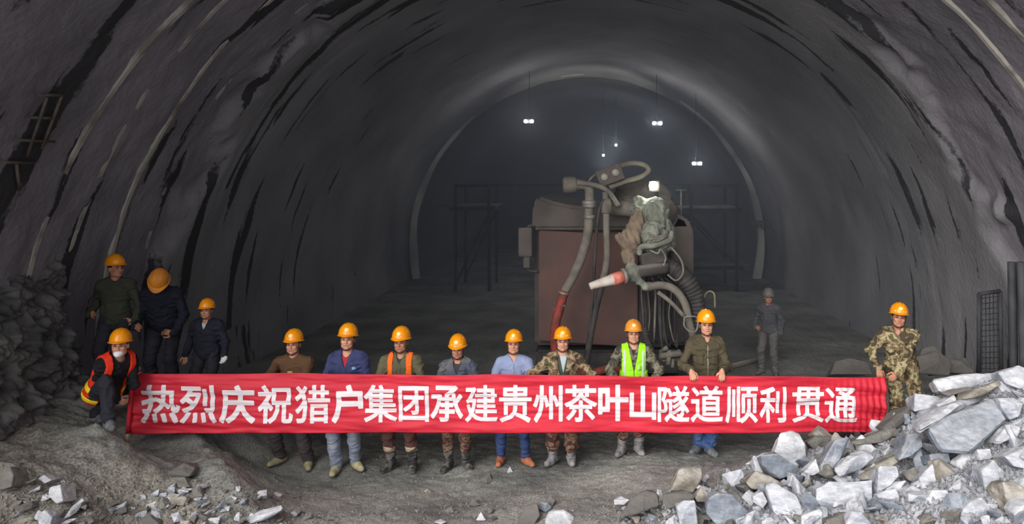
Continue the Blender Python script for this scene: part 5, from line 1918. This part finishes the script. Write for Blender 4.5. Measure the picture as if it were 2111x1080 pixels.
for x0_, x1_, zz in ((-4.9, -3.0, 2.78), (3.0, 5.0, 2.72), (3.3, 5.3, 0.86)):
    bmp = bmesh.new()
    bm_box(bmp, ((x0_ + x1_) / 2 - go[0], 0, zz), (x1_ - x0_, 2.0, 0.06), 0.01)
    bm_obj('platform', bmp, M_plank, gan)
# thin rods hang the twin lamps from the crown
for px, py, w_ in ((1090, 250, 'lone twin lamp beneath the crown'), (1355, 254, 'brightest twin lamp'), (1437, 337, 'lowest twin lamp')):
    c = P(px, py, 24.0)
    zt = TZ + math.sqrt((TR + 0.02) ** 2 - c[0] ** 2)
    o_ = tube('lamp_hanger_rod', [c + np.array([0, 0.24, -0.02]), np.array([c[0], 24.24, zt])], 0.008, M_steel, None, 6, 0)
    tag(o_, 'thin dark rod from the tunnel crown to the %s' % w_, 'rod')
# far lamps hang on a light cable stay from the crown
for px, py in ((1270, 299), (1244, 320)):
    c = P(px, py, 33.0)
    bpy_o = tube('lamp_cable', [c + np.array([0, 0.2, 0.2]), np.array([c[0], 33.2, 7.6])], 0.012, M_black, None, 6, 0)
    tag(bpy_o, 'black cable from the crown down to the %s small far lamp' % ('upper' if py == 299 else 'lower'), 'cable')
# ------------------------------------------------------------------ broken rock
M_rk = [mat('pale_grey_slate', (170, 172, 180), (126, 129, 137), 2.6, 0.75, 1.0, 12, grain=0.42, lo=0.4, hi=0.62, spec=0.4, dust=(204, 204, 208), dust_lo=0.35, dust_hi=0.95),
        mat('blue_grey_slate', (104, 111, 122), (132, 138, 146), 3.0, 0.65, 1.0, 12, grain=0.42, lo=0.4, hi=0.62, spec=0.45, dust=(166, 168, 173), dust_lo=0.45, dust_hi=0.95),
        mat('whitish_stone', (204, 204, 207), (162, 163, 168), 3.2, 0.8, 1.0, 12, grain=0.42, lo=0.4, hi=0.62),
        mat('dusty_brown_stone', (128, 124, 117), (104, 101, 97), 3.0, 0.85, 1.0, 12, grain=0.42, lo=0.4, hi=0.62),
        mat('tan_streaked_stone', (166, 160, 150), (122, 115, 105), 5.0, 0.8, 1.0, 12, grain=0.4, lo=0.42, hi=0.58),
        mat('dull_mud_coated_stone', (108, 103, 98), (92, 89, 86), 3.0, 0.9, 1.0, 14)]
PALE, BLUE, WHITE, BROWN, TAN, MUD = range(6)
rr = random.Random(11)


def rough(bm, size, cuts=2, amp=0.02, seed=0):
    """bevel the edges a little, divide and roughen: broken rock has flat faces with a fine uneven skin"""
    bmesh.ops.recalc_face_normals(bm, faces=bm.faces)
    bmesh.ops.bevel(bm, geom=bm.edges[:], offset=size * 0.022, segments=1, affect='EDGES', clamp_overlap=True)
    bmesh.ops.triangulate(bm, faces=bm.faces)
    for _ in range(cuts):
        ed = [e for e in bm.edges if e.calc_length() > size * 0.16]
        if not ed:
            break
        bmesh.ops.subdivide_edges(bm, edges=ed, cuts=1, use_grid_fill=False)
        bmesh.ops.triangulate(bm, faces=bm.faces)
    bm.normal_update()
    c = np.array([v.co[:] for v in bm.verts])
    n = np.array([v.normal[:] for v in bm.verts])
    k = fbm(c * (3.2 / size) + seed * 7.3, 3, seed % 50)
    lay = vnoise(np.stack([c[:, 0] * 2 / size, c[:, 1] * 2 / size, c[:, 2] * 16 / size], -1) + seed, 3)
    c = c + n * (amp * size * (k + 0.5 * lay))[:, None]
    for v, p in zip(bm.verts, c):
        v.co = p


def rock_proto(name, seed, dims, npts=13):
    r = np.random.RandomState(seed)
    pts = []
    for _ in range(npts):
        p = r.uniform(-1, 1, 3)
        p = p / max(np.abs(p)) if r.rand() < 0.8 else p / np.linalg.norm(p)
        p = p * r.uniform(0.75, 1.0, 3)
        pts.append(p * np.array(dims))
    bm = bmesh.new()
    for p in pts:
        bm.verts.new(tuple(p))
    h = bmesh.ops.convex_hull(bm, input=bm.verts[:])
    gone = list({g for g in h['geom_interior'] + h['geom_unused'] if isinstance(g, bmesh.types.BMVert)})
    bmesh.ops.delete(bm, geom=gone, context='VERTS')
    bmesh.ops.dissolve_limit(bm, angle_limit=0.16, verts=bm.verts[:], edges=bm.edges[:])
    rough(bm, max(dims) * 1.6, 2, 0.026, seed)
    me = bpy.data.meshes.new(name)
    bm.to_mesh(me); bm.free()
    return me


def stone(name, poly, Y0, tilt, thick, mi, label, ox=0.0, oy=0.0, sc=1.0, group=None, bulge=0.12, cat='rock'):
    """one big rock: the outline of its seen face at a distance Y0 that recedes upward by tilt, with a real thickness behind it"""
    pp = [(ox + x / sc, oy + y / sc) for x, y in poly]
    cx = sum(p[0] for p in pp) / len(pp)
    cy = sum(p[1] for p in pp) / len(pp)
    if Y0 is None:
        h = ground_hit(cx, max(p[1] for p in pp) * 0.35 + cy * 0.65)
        Y0 = (h[1] if h is not None else 7.5) - 0.06
    seed = int(cx * 7 + cy * 13)
    r = random.Random(seed)
    fr = []
    for x, y in pp:
        Y = Y0 + tilt * (cy - y) * Y0 / F + r.uniform(-0.03, 0.03)
        fr.append(P(x, y, Y))
    c0 = sum(fr) / len(fr)
    size = max(np.linalg.norm(a - c0) for a in fr) * 2
    # mid point pushed towards the viewer breaks the face into facets
    m = c0 + (np.array([0, -1, 0.35]) * bulge + np.array([r.uniform(-.2, .2), 0, r.uniform(-.2, .3)])) * size * 0.5
    bk = [c0 + (a - c0) * r.uniform(0.62, 0.95) + np.array([r.uniform(-.05, .05), 1.0, -0.35 + r.uniform(-.1, .1)]) * thick for a in fr]
    bm = bmesh.new()
    for p in fr + bk + [m]:
        bm.verts.new(tuple(p - c0))
    h = bmesh.ops.convex_hull(bm, input=bm.verts[:])
    gone = list({g for g in h['geom_interior'] + h['geom_unused'] if isinstance(g, bmesh.types.BMVert)})
    bmesh.ops.delete(bm, geom=gone, context='VERTS')
    bmesh.ops.dissolve_limit(bm, angle_limit=0.10, verts=bm.verts[:], edges=bm.edges[:])
    rough(bm, size, 3, 0.017, seed % 1000)
    o = bm_obj(name, bm, M_rk[mi], None, False)
    o.location = tuple(c0)
    tag(o, label, cat, group)
    return o


S6 = (1250, 740, 2.452)
PILE = [
    ([(1620, 355), (1720, 290), (1960, 195), (2032, 310), (1835, 478), (1690, 465)], 6.95, 0.9, 0.28, BLUE, 'biggest flat slab of the rock pile, lying tilted with a smooth blue-grey face', 0.03),
    ([(1560, 330), (1640, 255), (1890, 168), (1960, 190), (1720, 288), (1620, 352), (1575, 385)], 7.12, 2.0, 0.30, PALE, 'long pale broken ledge along the upper edge of the biggest slab', 0.05),
    ([(1650, 105), (1740, 95), (1960, 66), (1995, 95), (1860, 145), (1690, 168)], 7.9, 1.2, 0.3, WHITE, 'long whitish slab lying on the ridge of the pile', 0.08),
    ([(1985, 70), (2085, 30), (2125, 50), (2125, 165), (2020, 125)], 7.7, 1.0, 0.4, PALE, 'peaked pale rock at the very top of the pile', 0.1),
    ([(1560, 172), (1680, 185), (1720, 215), (1640, 252), (1555, 268)], 7.9, 0.8, 0.3, PALE, 'square-edged pale rock at the shoulder of the pile beneath the whitish ridge slab', 0.1),
    ([(1690, 168), (1800, 145), (1872, 150), (1740, 188)], 7.7, 1.5, 0.2, BROWN, 'thin brown slab wedged under the whitish ridge slab', 0.05),
    ([(1800, 190), (1900, 150), (1990, 100), (2000, 130), (1900, 180), (1810, 205)], 7.5, 1.5, 0.2, TAN, 'narrow tan splinter lying across the ridge above the biggest slab', 0.05),
    ([(1670, 232), (1760, 180), (1782, 215), (1700, 262)], 7.55, 0.8, 0.2, WHITE, 'small whitish wedge just above the ledge of the biggest slab', 0.1),
    ([(1985, 200), (2060, 195), (2111, 225), (2090, 290), (2040, 310), (2000, 250)], 7.1, 0.8, 0.3, PALE, 'blocky pale rock butting the upper end of the biggest slab', 0.12),
    ([(1950, 425), (2040, 330), (2095, 345), (2080, 392), (1990, 432)], 6.85, 0.8, 0.25, WHITE, 'white-topped wedge beside the lower end of the biggest slab', 0.12),
    ([(2010, 492), (2120, 440), (2120, 560), (2060, 545)], 6.45, 0.8, 0.3, PALE, 'pale rock at the frame edge below the white-topped wedge', 0.1),
    ([(880, 375), (935, 362), (975, 380), (1005, 430), (1010, 500), (960, 555), (880, 487), (848, 468)], 7.75, 0.5, 0.35, WHITE, 'tall white pointed rock that stands up before the banner hem', 0.2),
    ([(780, 490), (860, 478), (970, 545), (960, 592), (880, 606), (830, 592), (790, 542)], 7.55, 0.3, 0.35, BLUE, 'dark blue-grey block under the tall white pointed rock', 0.15),
    ([(1085, 545), (1160, 400), (1235, 395), (1215, 445), (1130, 572), (1085, 570)], 7.55, 0.7, 0.25, BLUE, 'steep dark blue-grey slab leaning up towards the banner corner', 0.1),
    ([(1250, 372), (1260, 300), (1310, 286), (1385, 345), (1340, 372)], 8.15, 0.5, 0.3, WHITE, 'white rock that covers the foot of the banner by its last character', 0.15),
    ([(1130, 372), (1150, 345), (1200, 333), (1250, 350), (1240, 400), (1160, 395)], 8.3, 0.4, 0.4, MUD, 'rounded mud-coloured boulder against the banner foot', 0.2),
    ([(1015, 422), (1060, 385), (1130, 395), (1120, 445), (1060, 465)], 8.2, 0.4, 0.3, MUD, 'dusty clod between the pointed white rock and the banner corner', 0.2),
    ([(1235, 422), (1370, 370), (1460, 338), (1480, 370), (1400, 427), (1270, 438)], 7.8, 1.0, 0.25, BROWN, 'long brown-grey slab lying on the slope under the banner corner', 0.06),
    ([(1400, 345), (1480, 270), (1550, 225), (1560, 262), (1500, 330), (1420, 372)], 8.0, 1.0, 0.3, MUD, 'mud-grey ridge rock at the camouflaged man\'s legs', 0.12),
    ([(1150, 562), (1220, 490), (1330, 470), (1360, 502), (1280, 562), (1180, 602)], 7.3, 0.9, 0.25, PALE, 'pale slab between the steep dark slab and the tan slab', 0.1),
    ([(1270, 602), (1390, 520), (1475, 478), (1482, 522), (1370, 602), (1290, 614)], 7.15, 0.9, 0.2, TAN, 'tan slanting slab above the large rough block', 0.06),
    ([(1480, 512), (1520, 382), (1590, 368), (1602, 442), (1540, 492)], 7.2, 0.7, 0.25, BLUE, 'dark slate wedge below the pale ledge', 0.15),
    ([(1060, 655), (1130, 620), (1345, 612), (1352, 780), (1230, 792), (1100, 762), (1060, 712)], 6.85, 0.5, 0.4, PALE, 'large rough rectangular grey block in the lower middle of the pile', 0.08),
    ([(805, 642), (850, 622), (960, 690), (1000, 762), (980, 840), (900, 840), (840, 772)], 6.85, 0.7, 0.35, PALE, 'pale sloping rock beside the large rough rectangular block', 0.15),
    ([(510, 712), (560, 680), (640, 688), (730, 782), (725, 850), (560, 850), (505, 782)], 6.9, 0.4, 0.4, BLUE, 'dark rounded slate boulder cut by the lower frame edge', 0.2),
    ([(325, 662), (365, 560), (400, 545), (482, 550), (486, 602), (440, 682), (380, 672)], 7.5, 0.3, 0.3, TAN, 'upright tan and white streaked rock at the toe of the pile', 0.15),
    ([(60, 800), (130, 702), (200, 655), (260, 682), (272, 742), (160, 782)], 7.3, 0.9, 0.3, MUD, 'mud-coated boulder at the toe of the pile before the men\'s feet', 0.15),
    ([(36, 712), (80, 697), (116, 712), (90, 737), (40, 737)], 7.55, 0.5, 0.15, WHITE, 'small whitish stone perched against the mud-coated toe boulder', 0.15),
    ([(280, 682), (400, 665), (452, 690), (440, 722), (360, 732), (300, 762)], 7.2, 0.9, 0.25, MUD, 'dull slab lying in front of the streaked upright rock', 0.1),
    ([(355, 742), (390, 712), (450, 712), (465, 850), (370, 850)], 6.95, 0.4, 0.25, PALE, 'upright pale slab beside the dark rounded slate boulder', 0.12),
    ([(705, 622), (760, 565), (830, 590), (905, 640), (830, 655), (740, 662)], 7.3, 0.7, 0.25, TAN, 'tan-topped wedge rock below the dark blue-grey block', 0.15),
    ([(740, 692), (790, 668), (816, 720), (790, 757), (742, 722)], 6.98, 0.5, 0.2, WHITE, 'white wedge beside the dark rounded slate boulder', 0.2),
    ([(1365, 602), (1380, 545), (1470, 543), (1482, 592), (1440, 642), (1370, 682)], 6.85, 0.5, 0.3, PALE, 'cracked pale block to the right of the large rough rectangular block', 0.12),
    ([(1358, 742), (1400, 705), (1482, 720), (1472, 772), (1400, 792), (1360, 782)], 6.6, 0.5, 0.25, BLUE, 'wet dark slate below the cracked pale block', 0.15),
    ([(1580, 602), (1660, 513), (1722, 580), (1742, 642), (1660, 702), (1600, 692)], 6.75, 0.8, 0.3, PALE, 'broad pale slab below the biggest flat slab', 0.08),
    ([(1608, 722), (1650, 662), (1722, 662), (1757, 712), (1752, 782), (1680, 792), (1620, 762)], 6.4, 0.5, 0.35, WHITE, 'chunky white rock near the lower frame edge', 0.18),
    ([(1820, 662), (1850, 560), (1902, 580), (1912, 642), (1860, 672)], 6.5, 0.5, 0.25, BLUE, 'upright blue-grey shard beside the tall pale slab', 0.15),
    ([(1893, 562), (1960, 508), (2022, 570), (2032, 732), (1930, 742)], 6.35, 0.5, 0.3, PALE, 'tall pale slab standing on edge near the frame edge', 0.08),
    ([(2003, 620), (2060, 613), (2125, 660), (2125, 850), (2060, 822), (2020, 702)], 5.95, 0.4, 0.3, TAN, 'brown-edged slab standing at the bottom corner', 0.1),
    ([(1460, 850), (1560, 790), (1640, 798), (1692, 850)], 6.3, 0.8, 0.3, PALE, 'pale slab cut by the lower frame edge under the chunky white rock', 0.1),
    ([(1780, 792), (1840, 718), (1900, 698), (1962, 770), (1900, 840), (1800, 845)], 6.1, 0.7, 0.35, PALE, 'grey-white boulder at the foot of the tall pale slab', 0.15),
    ([(1000, 572), (1060, 503), (1082, 572), (1040, 592)], 7.5, 0.5, 0.2, WHITE, 'white shard right of the dark blue-grey block', 0.2),
    ([(917, 642), (940, 583), (982, 625), (950, 652)], 7.25, 0.5, 0.15, WHITE, 'small bright white chip above the pale sloping rock', 0.25),
    ([(975, 717), (1010, 673), (1057, 668), (1057, 742), (1000, 742)], 6.95, 0.5, 0.2, PALE, 'grey block that props the large rough rectangular block', 0.18),
    ([(985, 792), (1080, 758), (1112, 800), (1080, 845), (988, 845)], 6.7, 0.6, 0.25, WHITE, 'white block under the large rough rectangular block', 0.15),
    ([(1115, 812), (1200, 778), (1360, 768), (1372, 850), (1120, 850)], 6.55, 0.8, 0.3, BROWN, 'broad dusty brown slab at the lower frame edge', 0.08),
    ([(1875, 457), (1942, 453), (1952, 502), (1890, 512)], 6.75, 0.5, 0.2, WHITE, 'small white block in the hollow under the biggest flat slab', 0.2),
    ([(1630, 482), (1732, 473), (1742, 522), (1650, 542)], 6.9, 0.4, 0.25, BLUE, 'dark block right under the near corner of the biggest slab', 0.15),
    ([(1478, 682), (1550, 638), (1592, 660), (1572, 742), (1500, 722)], 6.6, 0.6, 0.25, PALE, 'pale rock between the cracked block and the chunky white rock', 0.18),
    ([(762, 822), (830, 798), (905, 845), (770, 845)], 6.75, 0.8, 0.2, WHITE, 'bright white slab at the lower frame edge by the slate boulder', 0.12),
    ([(448, 702), (480, 643), (517, 680), (502, 722), (460, 722)], 7.15, 0.5, 0.2, TAN, 'tan stone between the streaked upright rock and the slate boulder', 0.2),
]
for poly, Y0, tilt, th, mi, lab, bl in PILE:
    h = ground_hit(S6[0] + sum(p[0] for p in poly) / len(poly) / S6[2], S6[1] + (max(p[1] for p in poly) * 0.4 + 0.6 * sum(p[1] for p in poly) / len(poly)) / S6[2])
    Yg = h[1] if h is not None else Y0
    stone('rock', poly, min(max(Y0, Yg - 0.30), Yg + 0.02), tilt, th, mi, lab, S6[0], S6[1], S6[2], None, bl)

S7 = (0, 860, 3.0157)
S8 = (600, 860, 3.0157)
LOOSE = [
    (S7, [(298, 492), (305, 440), (375, 420), (390, 520), (352, 537)], 0.3, 0.2, WHITE, 'squared pale block standing on the brown rubble', 0.15),
    (S7, [(1515, 642), (1620, 575), (1750, 543), (1757, 572), (1640, 642), (1560, 664)], 1.2, 0.16, PALE, 'long flat pale slab lying alone at the lower edge', 0.05),
    (S7, [(1000, 512), (1050, 463), (1167, 500), (1140, 552), (1060, 547)], 0.8, 0.2, TAN, 'yellowish blotched rock in the rubble heap by the lower edge', 0.12),
    (S7, [(1042, 347), (1140, 283), (1217, 310), (1177, 367), (1110, 372)], 1.0, 0.25, MUD, 'mud-grey boulder half sunk in the slope', 0.12),
    (S7, [(1048, 372), (1150, 370), (1182, 432), (1090, 442)], 0.5, 0.25, BROWN, 'brownish boulder directly below the mud-grey sunken boulder', 0.15),
    (S7, [(-20, 332), (60, 308), (82, 362), (70, 432), (-20, 462)], 0.6, 0.4, BROWN, 'big brown boulder at the frame edge under the rock bank', 0.2),
    (S7, [(233, 382), (270, 358), (322, 390), (280, 412)], 0.6, 0.15, WHITE, 'small pale stone up-slope of the squared pale block', 0.2),
    (S7, [(903, 547), (985, 513), (1002, 562), (930, 572)], 0.8, 0.15, WHITE, 'white flat stone left of the yellowish blotched rock', 0.1),
    (S7, [(955, 602), (990, 568), (1022, 600), (980, 632)], 0.6, 0.12, PALE, 'small grey stone under the white flat stone', 0.2),
    (S7, [(458, 547), (510, 503), (522, 520), (475, 554)], 1.0, 0.08, WHITE, 'thin white splinter on the mud right of the squared block', 0.1),
    (S7, [(870, 642), (930, 578), (1012, 640), (1000, 680), (880, 680)], 0.8, 0.2, MUD, 'greenish-grey stone cut by the lower edge', 0.15),
    (S7, [(78, 562), (200, 518), (202, 562), (130, 592)], 1.2, 0.15, MUD, 'flat greenish slab set in the brown rubble', 0.06),
    (S7, [(1190, 442), (1240, 423), (1262, 492), (1200, 502)], 0.5, 0.2, BROWN, 'upright brown stone beside the yellowish blotched rock', 0.15),
    (S7, [(1060, 602), (1110, 588), (1142, 642), (1080, 655)], 0.7, 0.15, PALE, 'pale stone below the yellowish blotched rock', 0.15),
    (S7, [(230, 600), (280, 575), (325, 625), (310, 680), (240, 680)], 0.7, 0.2, PALE, 'grey stone at the lower edge under the squared block', 0.15),
    (S8, [(1343, 338), (1360, 303), (1380, 340), (1345, 347)], 0.3, 0.05, WHITE, 'tiny white pointed stone between two pairs of feet', 0.2),
    (S8, [(823, 457), (850, 443), (874, 465), (840, 477)], 0.6, 0.06, TAN, 'little beige stone alone on the mud', 0.2),
    (S8, [(1168, 387), (1235, 350), (1252, 400), (1215, 414)], 0.6, 0.09, MUD, 'flat grey fragment on the mud in front of the boots', 0.1),
    (S8, [(1400, 680), (1420, 620), (1450, 558), (1530, 533), (1547, 612), (1500, 680)], 0.8, 0.25, MUD, 'smooth grey-green rock at the lower edge', 0.12),
    (S8, [(1525, 562), (1545, 528), (1600, 530), (1622, 562), (1580, 592)], 0.5, 0.15, BLUE, 'dark slate chunk perched between two grey-green rocks', 0.2),
    (S8, [(1578, 522), (1610, 488), (1642, 515), (1622, 562)], 0.5, 0.12, MUD, 'small rounded grey stone on top of the dark slate chunk', 0.2),
    (S8, [(1578, 642), (1600, 588), (1700, 573), (1762, 620), (1752, 680), (1580, 680)], 0.8, 0.25, WHITE, 'broad whitish rock at the lower edge beside the slate chunk', 0.15),
    (S8, [(1148, 642), (1180, 588), (1212, 642)], 0.5, 0.12, WHITE, 'small white pointed rock at the lower edge', 0.2),
    (S8, [(1108, 542), (1130, 498), (1177, 545), (1140, 557)], 0.5, 0.10, MUD, 'grey lump up-slope of the small white pointed rock', 0.2),
    (S8, [(888, 652), (930, 633), (967, 650), (930, 668)], 0.9, 0.08, WHITE, 'low white stone in the mud near the lower edge', 0.15),
]
for S, poly, tilt, th, mi, lab, bl in LOOSE:
    stone('rock', poly, None, tilt, th, mi, lab, S[0], S[1], S[2], None, bl)

# smaller broken rock heaped between them: copies of a set of shapes, each its own object
PR = 0.11                                                        # the shapes are modelled at 11 cm, then sized
shapes = []
for i in range(16):
    d = [(1, .8, .6), (1, .7, .35), (1, .55, .5), (1, .9, .8)][i % 4]
    shapes.append(rock_proto('broken_rock', 100 + i, tuple(v * PR for v in d), 11 + i % 5))
shape_mats = {}
for mi in range(6):
    for i, me in enumerate(shapes):
        m2 = me.copy()
        m2.materials.clear()
        m2.materials.append(M_rk[mi])
        shape_mats[(i, mi)] = m2
NAMES = {PALE: 'pale grey', BLUE: 'blue-grey slate', WHITE: 'whitish', BROWN: 'dusty brown', TAN: 'tan', MUD: 'mud-coloured'}


def in_pile(px, py):
    """below the outline of the heap as the photograph shows it"""
    xs = [1255, 1330, 1390, 1480, 1560, 1640, 1700, 1760, 1830, 1870, 1890, 1925, 1990, 2060, 2111]
    ys = [1060, 1020, 1000, 985, 955, 930, 905, 890, 872, 840, 812, 790, 778, 766, 764]
    return px > 1255 and py > np.interp(px, xs, ys) + 6


count = 0
placed = []
tries = 0
while count < 298 and tries < 12000:
    tries += 1
    px = rr.uniform(1262, 2120); py = rr.uniform(770, 1085)
    if not in_pile(px, py):
        continue
    h = ground_hit(px, py)
    if h is None:
        continue
    big = 0.30 + 0.70 * sstep(1300, 1650, np.array(px))
    s_ = float(rr.choice((0.05, 0.07, 0.09, 0.12, 0.15, 0.18)) * big)
    if any((h[0] - q[0]) ** 2 + (h[1] - q[1]) ** 2 < (0.66 * (s_ + q[2])) ** 2 for q in placed):
        continue
    placed.append((h[0], h[1], s_))
    mi = rr.choices((PALE, BLUE, WHITE, BROWN, TAN, MUD), (10, 4, 7, 1.5, 2, 0.6) if px > 1560 else (6, 2, 3, 3, 2, 5))[0]
    o = bpy.data.objects.new('broken_rock', shape_mats[(rr.randrange(16), mi)])
    COL.objects.link(o)
    o.scale = tuple(s_ / PR * rr.uniform(0.8, 1.22) for _ in range(3))
    o.rotation_euler = (rr.uniform(-0.7, 0.9), rr.uniform(-0.7, 0.7), rr.uniform(0, 6.3))
    o.location = (h[0], h[1], float(ground_smooth(h[0], h[1])) + s_ * 0.30)
    tag(o, 'smaller %s broken rock wedged among the big slabs of the rubble pile' % NAMES[mi], 'rock', 'smaller %s rocks of the rubble pile' % NAMES[mi])
    count += 1

# stones strewn over the rubble bank and along the lower edge
count = 0
while count < 190:
    px = rr.choice((rr.uniform(0, 420), rr.uniform(0, 620), rr.uniform(340, 640), rr.uniform(300, 1250)))
    lo_ = 985 if px < 140 else (1030 if px < 340 else (1012 if px < 620 else 1056))
    py = rr.uniform(lo_, 1085)
    h = ground_hit(px, py)
    if h is None:
        continue
    s_ = float(rr.choice((0.02, 0.03, 0.04, 0.055, 0.075)) * (1.0 if px < 620 else 0.7))
    mi = rr.choices((PALE, BLUE, WHITE, BROWN, TAN, MUD), (4, 1, 2.5, 4, 2, 5))[0]
    o = bpy.data.objects.new('loose_stone', shape_mats[(rr.randrange(16), mi)])
    COL.objects.link(o)
    o.scale = tuple(s_ / PR * rr.uniform(0.8, 1.15) for _ in range(3))
    o.rotation_euler = (rr.uniform(-0.5, 0.5), rr.uniform(-0.5, 0.5), rr.uniform(0, 6.3))
    o.location = (h[0], h[1], float(ground_z(h[0], h[1])) + s_ * 0.30)
    tag(o, 'small %s stone strewn on the mud along the lower edge' % NAMES[mi], 'stone', 'small %s stones strewn along the lower edge' % NAMES[mi])
    count += 1

# chips and grit too many to count
def chips(total, pick, m, big):
    V, Fc, n_ = [], [], 0
    while n_ < total:
        px, py = pick()
        h = ground_hit(px, py)
        if h is None:
            continue
        s_ = rr.choice((0.006, 0.009, 0.013, 0.02)) * big
        z = float(ground_z(h[0], h[1]))
        ax = rot(rr.uniform(0, 6), rr.uniform(0, 6), rr.uniform(0, 6))
        q = [(1, .1, -.1), (-1, -.2, .1), (.1, .8, .2), (-.1, -.8, -.2), (.2, .1, .6), (-.1, .1, -.6)]
        b = len(V)
        for v in q:
            V.append(np.array([h[0], h[1], z + s_ * 0.2]) + ax @ (np.array(v) * s_ * rr.uniform(0.8, 1.2)))
        for a, c in ((0, 2), (2, 1), (1, 3), (3, 0)):
            Fc += [(b + a, b + c, b + 4), (b + c, b + a, b + 5)]
        n_ += 1
    g = pyd('gravel', V, Fc, m, None, False)
    g['kind'] = 'stuff'


def pick_pile():
    while True:
        px, py = rr.uniform(1262, 2120), rr.uniform(770, 1085)
        if in_pile(px, py):
            return px, py


def pick_mud():
    return (rr.uniform(0, 650), rr.uniform(985, 1085)) if rr.random() < 0.45 else (rr.uniform(0, 1500), rr.triangular(915, 1085, 1075))


chips(3800, pick_pile, mat('grey_rock_chips', (158, 158, 162), (108, 108, 112), 2.2, 0.85, lo=0.4, hi=0.6), 1.9)
chips(2200, pick_mud, mat('mud_coloured_chips', (124, 117, 108), (150, 144, 136), 2.2, 0.88, lo=0.5, hi=0.72), 0.9)

# ------------------------------------------------------------------ things along the walls
# rusty mesh panel left sticking out of the bare wall
M_rust = mat('rusty_rebar', (104, 94, 84), (82, 72, 66), 8, 0.85)


def on_wall(px, py, lift=0.06):
    """where a line of sight meets the tunnel's bare side"""
    for Y in np.arange(5.2, 14, 0.01):
        x, y, z = P(px, py, Y)
        R = math.hypot(x, z - TZ)
        if R > float(TR + 0.16 - lift):
            return P(px, py, Y)
    return P(px, py, 9)


rm = on_wall(85, 250)
rb = empty('rebar_grid', rm)
tag(rb, 'small rusty ladder of reinforcing bars sticking out of the bare rock side', 'rebar')
for a, b in (((97, 200), (56, 322)), ((127, 198), (86, 306)), ((76, 196), (128, 196)), ((62, 242), (122, 244)), ((30, 288), (112, 292)), ((2, 334), (70, 336)), ((34, 338), (40, 392))):
    tube('bar', [on_wall(*a) - rm, on_wall(*b) - rm], 0.016, M_rust, rb, 8, 0)

# frame of square mesh set into the torn edge of the sprayed concrete
M_frame = mat('dark_steel_frame', (70, 70, 74), (56, 56, 60), 4, 0.7)
c = np.array([6.35, 11.45, 1.55])
gp = empty('mesh_frame', c)
tag(gp, 'dark rectangular steel mesh frame in the torn edge of the sprayed concrete', 'frame')
cc = [(2018, 606), (2062, 600), (2064, 770), (2018, 770)]
fp = [P(px, py, 11.0) - c for px, py in cc]
for i in range(4):
    tube('frame_bar', [fp[i], fp[(i + 1) % 4]], 0.03, M_frame, gp, 8, 0)
bmn = bmesh.new()
for t in np.linspace(0.14, 0.86, 5):
    a = fp[0] + (fp[1] - fp[0]) * t; b = fp[3] + (fp[2] - fp[3]) * t
    d = Vector(b - a)
    bm_box(bmn, (a + b) / 2, (0.012, 0.012, d.length), 0, Euler(Vector((0, 0, 1)).rotation_difference(d).to_euler()))
for t in np.linspace(0.06, 0.94, 14):
    a = fp[0] + (fp[3] - fp[0]) * t; b = fp[1] + (fp[2] - fp[1]) * t
    d = Vector(b - a)
    bm_box(bmn, (a + b) / 2, (0.012, 0.012, d.length), 0, Euler(Vector((0, 0, 1)).rotation_difference(d).to_euler()))
bm_obj('wire_mesh', bmn, M_frame, gp)

# uprights by the right-hand edge
for px0, px1, Y, lab in ((2086, 2090, 9.9, 'dark steel post nearest the torn concrete edge'), (2105, 2111, 9.7, 'dark steel post at the frame edge beyond the rock pile')):
    a, b = P(px0, 540, Y), P(px1, 775, Y)
    o = tube('steel_post', [a, (a + b) / 2, b], 0.055, M_frame, None, 10, 3)
    tag(o, lab, 'post')

# boulders at the far foot of the wall, dim in the haze
for i, (poly, Y, lab) in enumerate((
        ([(1712, 772), (1722, 746), (1752, 738), (1790, 745), (1800, 772)], 12.2, 'broad dim boulder on the tunnel floor behind the banner end'),
        ([(1885, 770), (1890, 736), (1930, 722), (1962, 744), (1958, 775)], 10.6, 'dim grey boulder behind the man in woodland camouflage'),
        ([(1940, 770), (1955, 740), (1990, 735), (2010, 770)], 10.8, 'dim grey rock at the foot of the sprayed wall'),
        ([(1895, 735), (1902, 718), (1925, 712), (1945, 730)], 11.2, 'smaller dark rock against the foot of the sprayed wall'))):
    stone('boulder', poly, Y, 0.6, 0.5, MUD, lab, 0, 0, 1, None, 0.2)
tb = tube('steel_pipe', [P(1500, 757, 13.0), P(1560, 742, 13.2)], 0.05, M_hood, None, 10, 0)
tag(tb, 'dusty pipe lying aslant on the floor by the lone worker', 'pipe')
# tangle of wire on the far hoop
V = []
tang = empty('wire_tangle', P(1580, 462, 26.2))
tag(tang, 'tangle of pale wire caught on the pale hoop behind the sprayer', 'wire')
for i in range(6):
    pts = [np.array([rr.uniform(-0.5, 0.16), rr.uniform(-0.1, 0.3), rr.uniform(-0.12, 0.14)]) for _ in range(6)]
    pts.sort(key=lambda p: p[0])
    tube('wire', pts, 0.022, M_hose, tang, 6, 5)
bpy.context.view_layer.update()
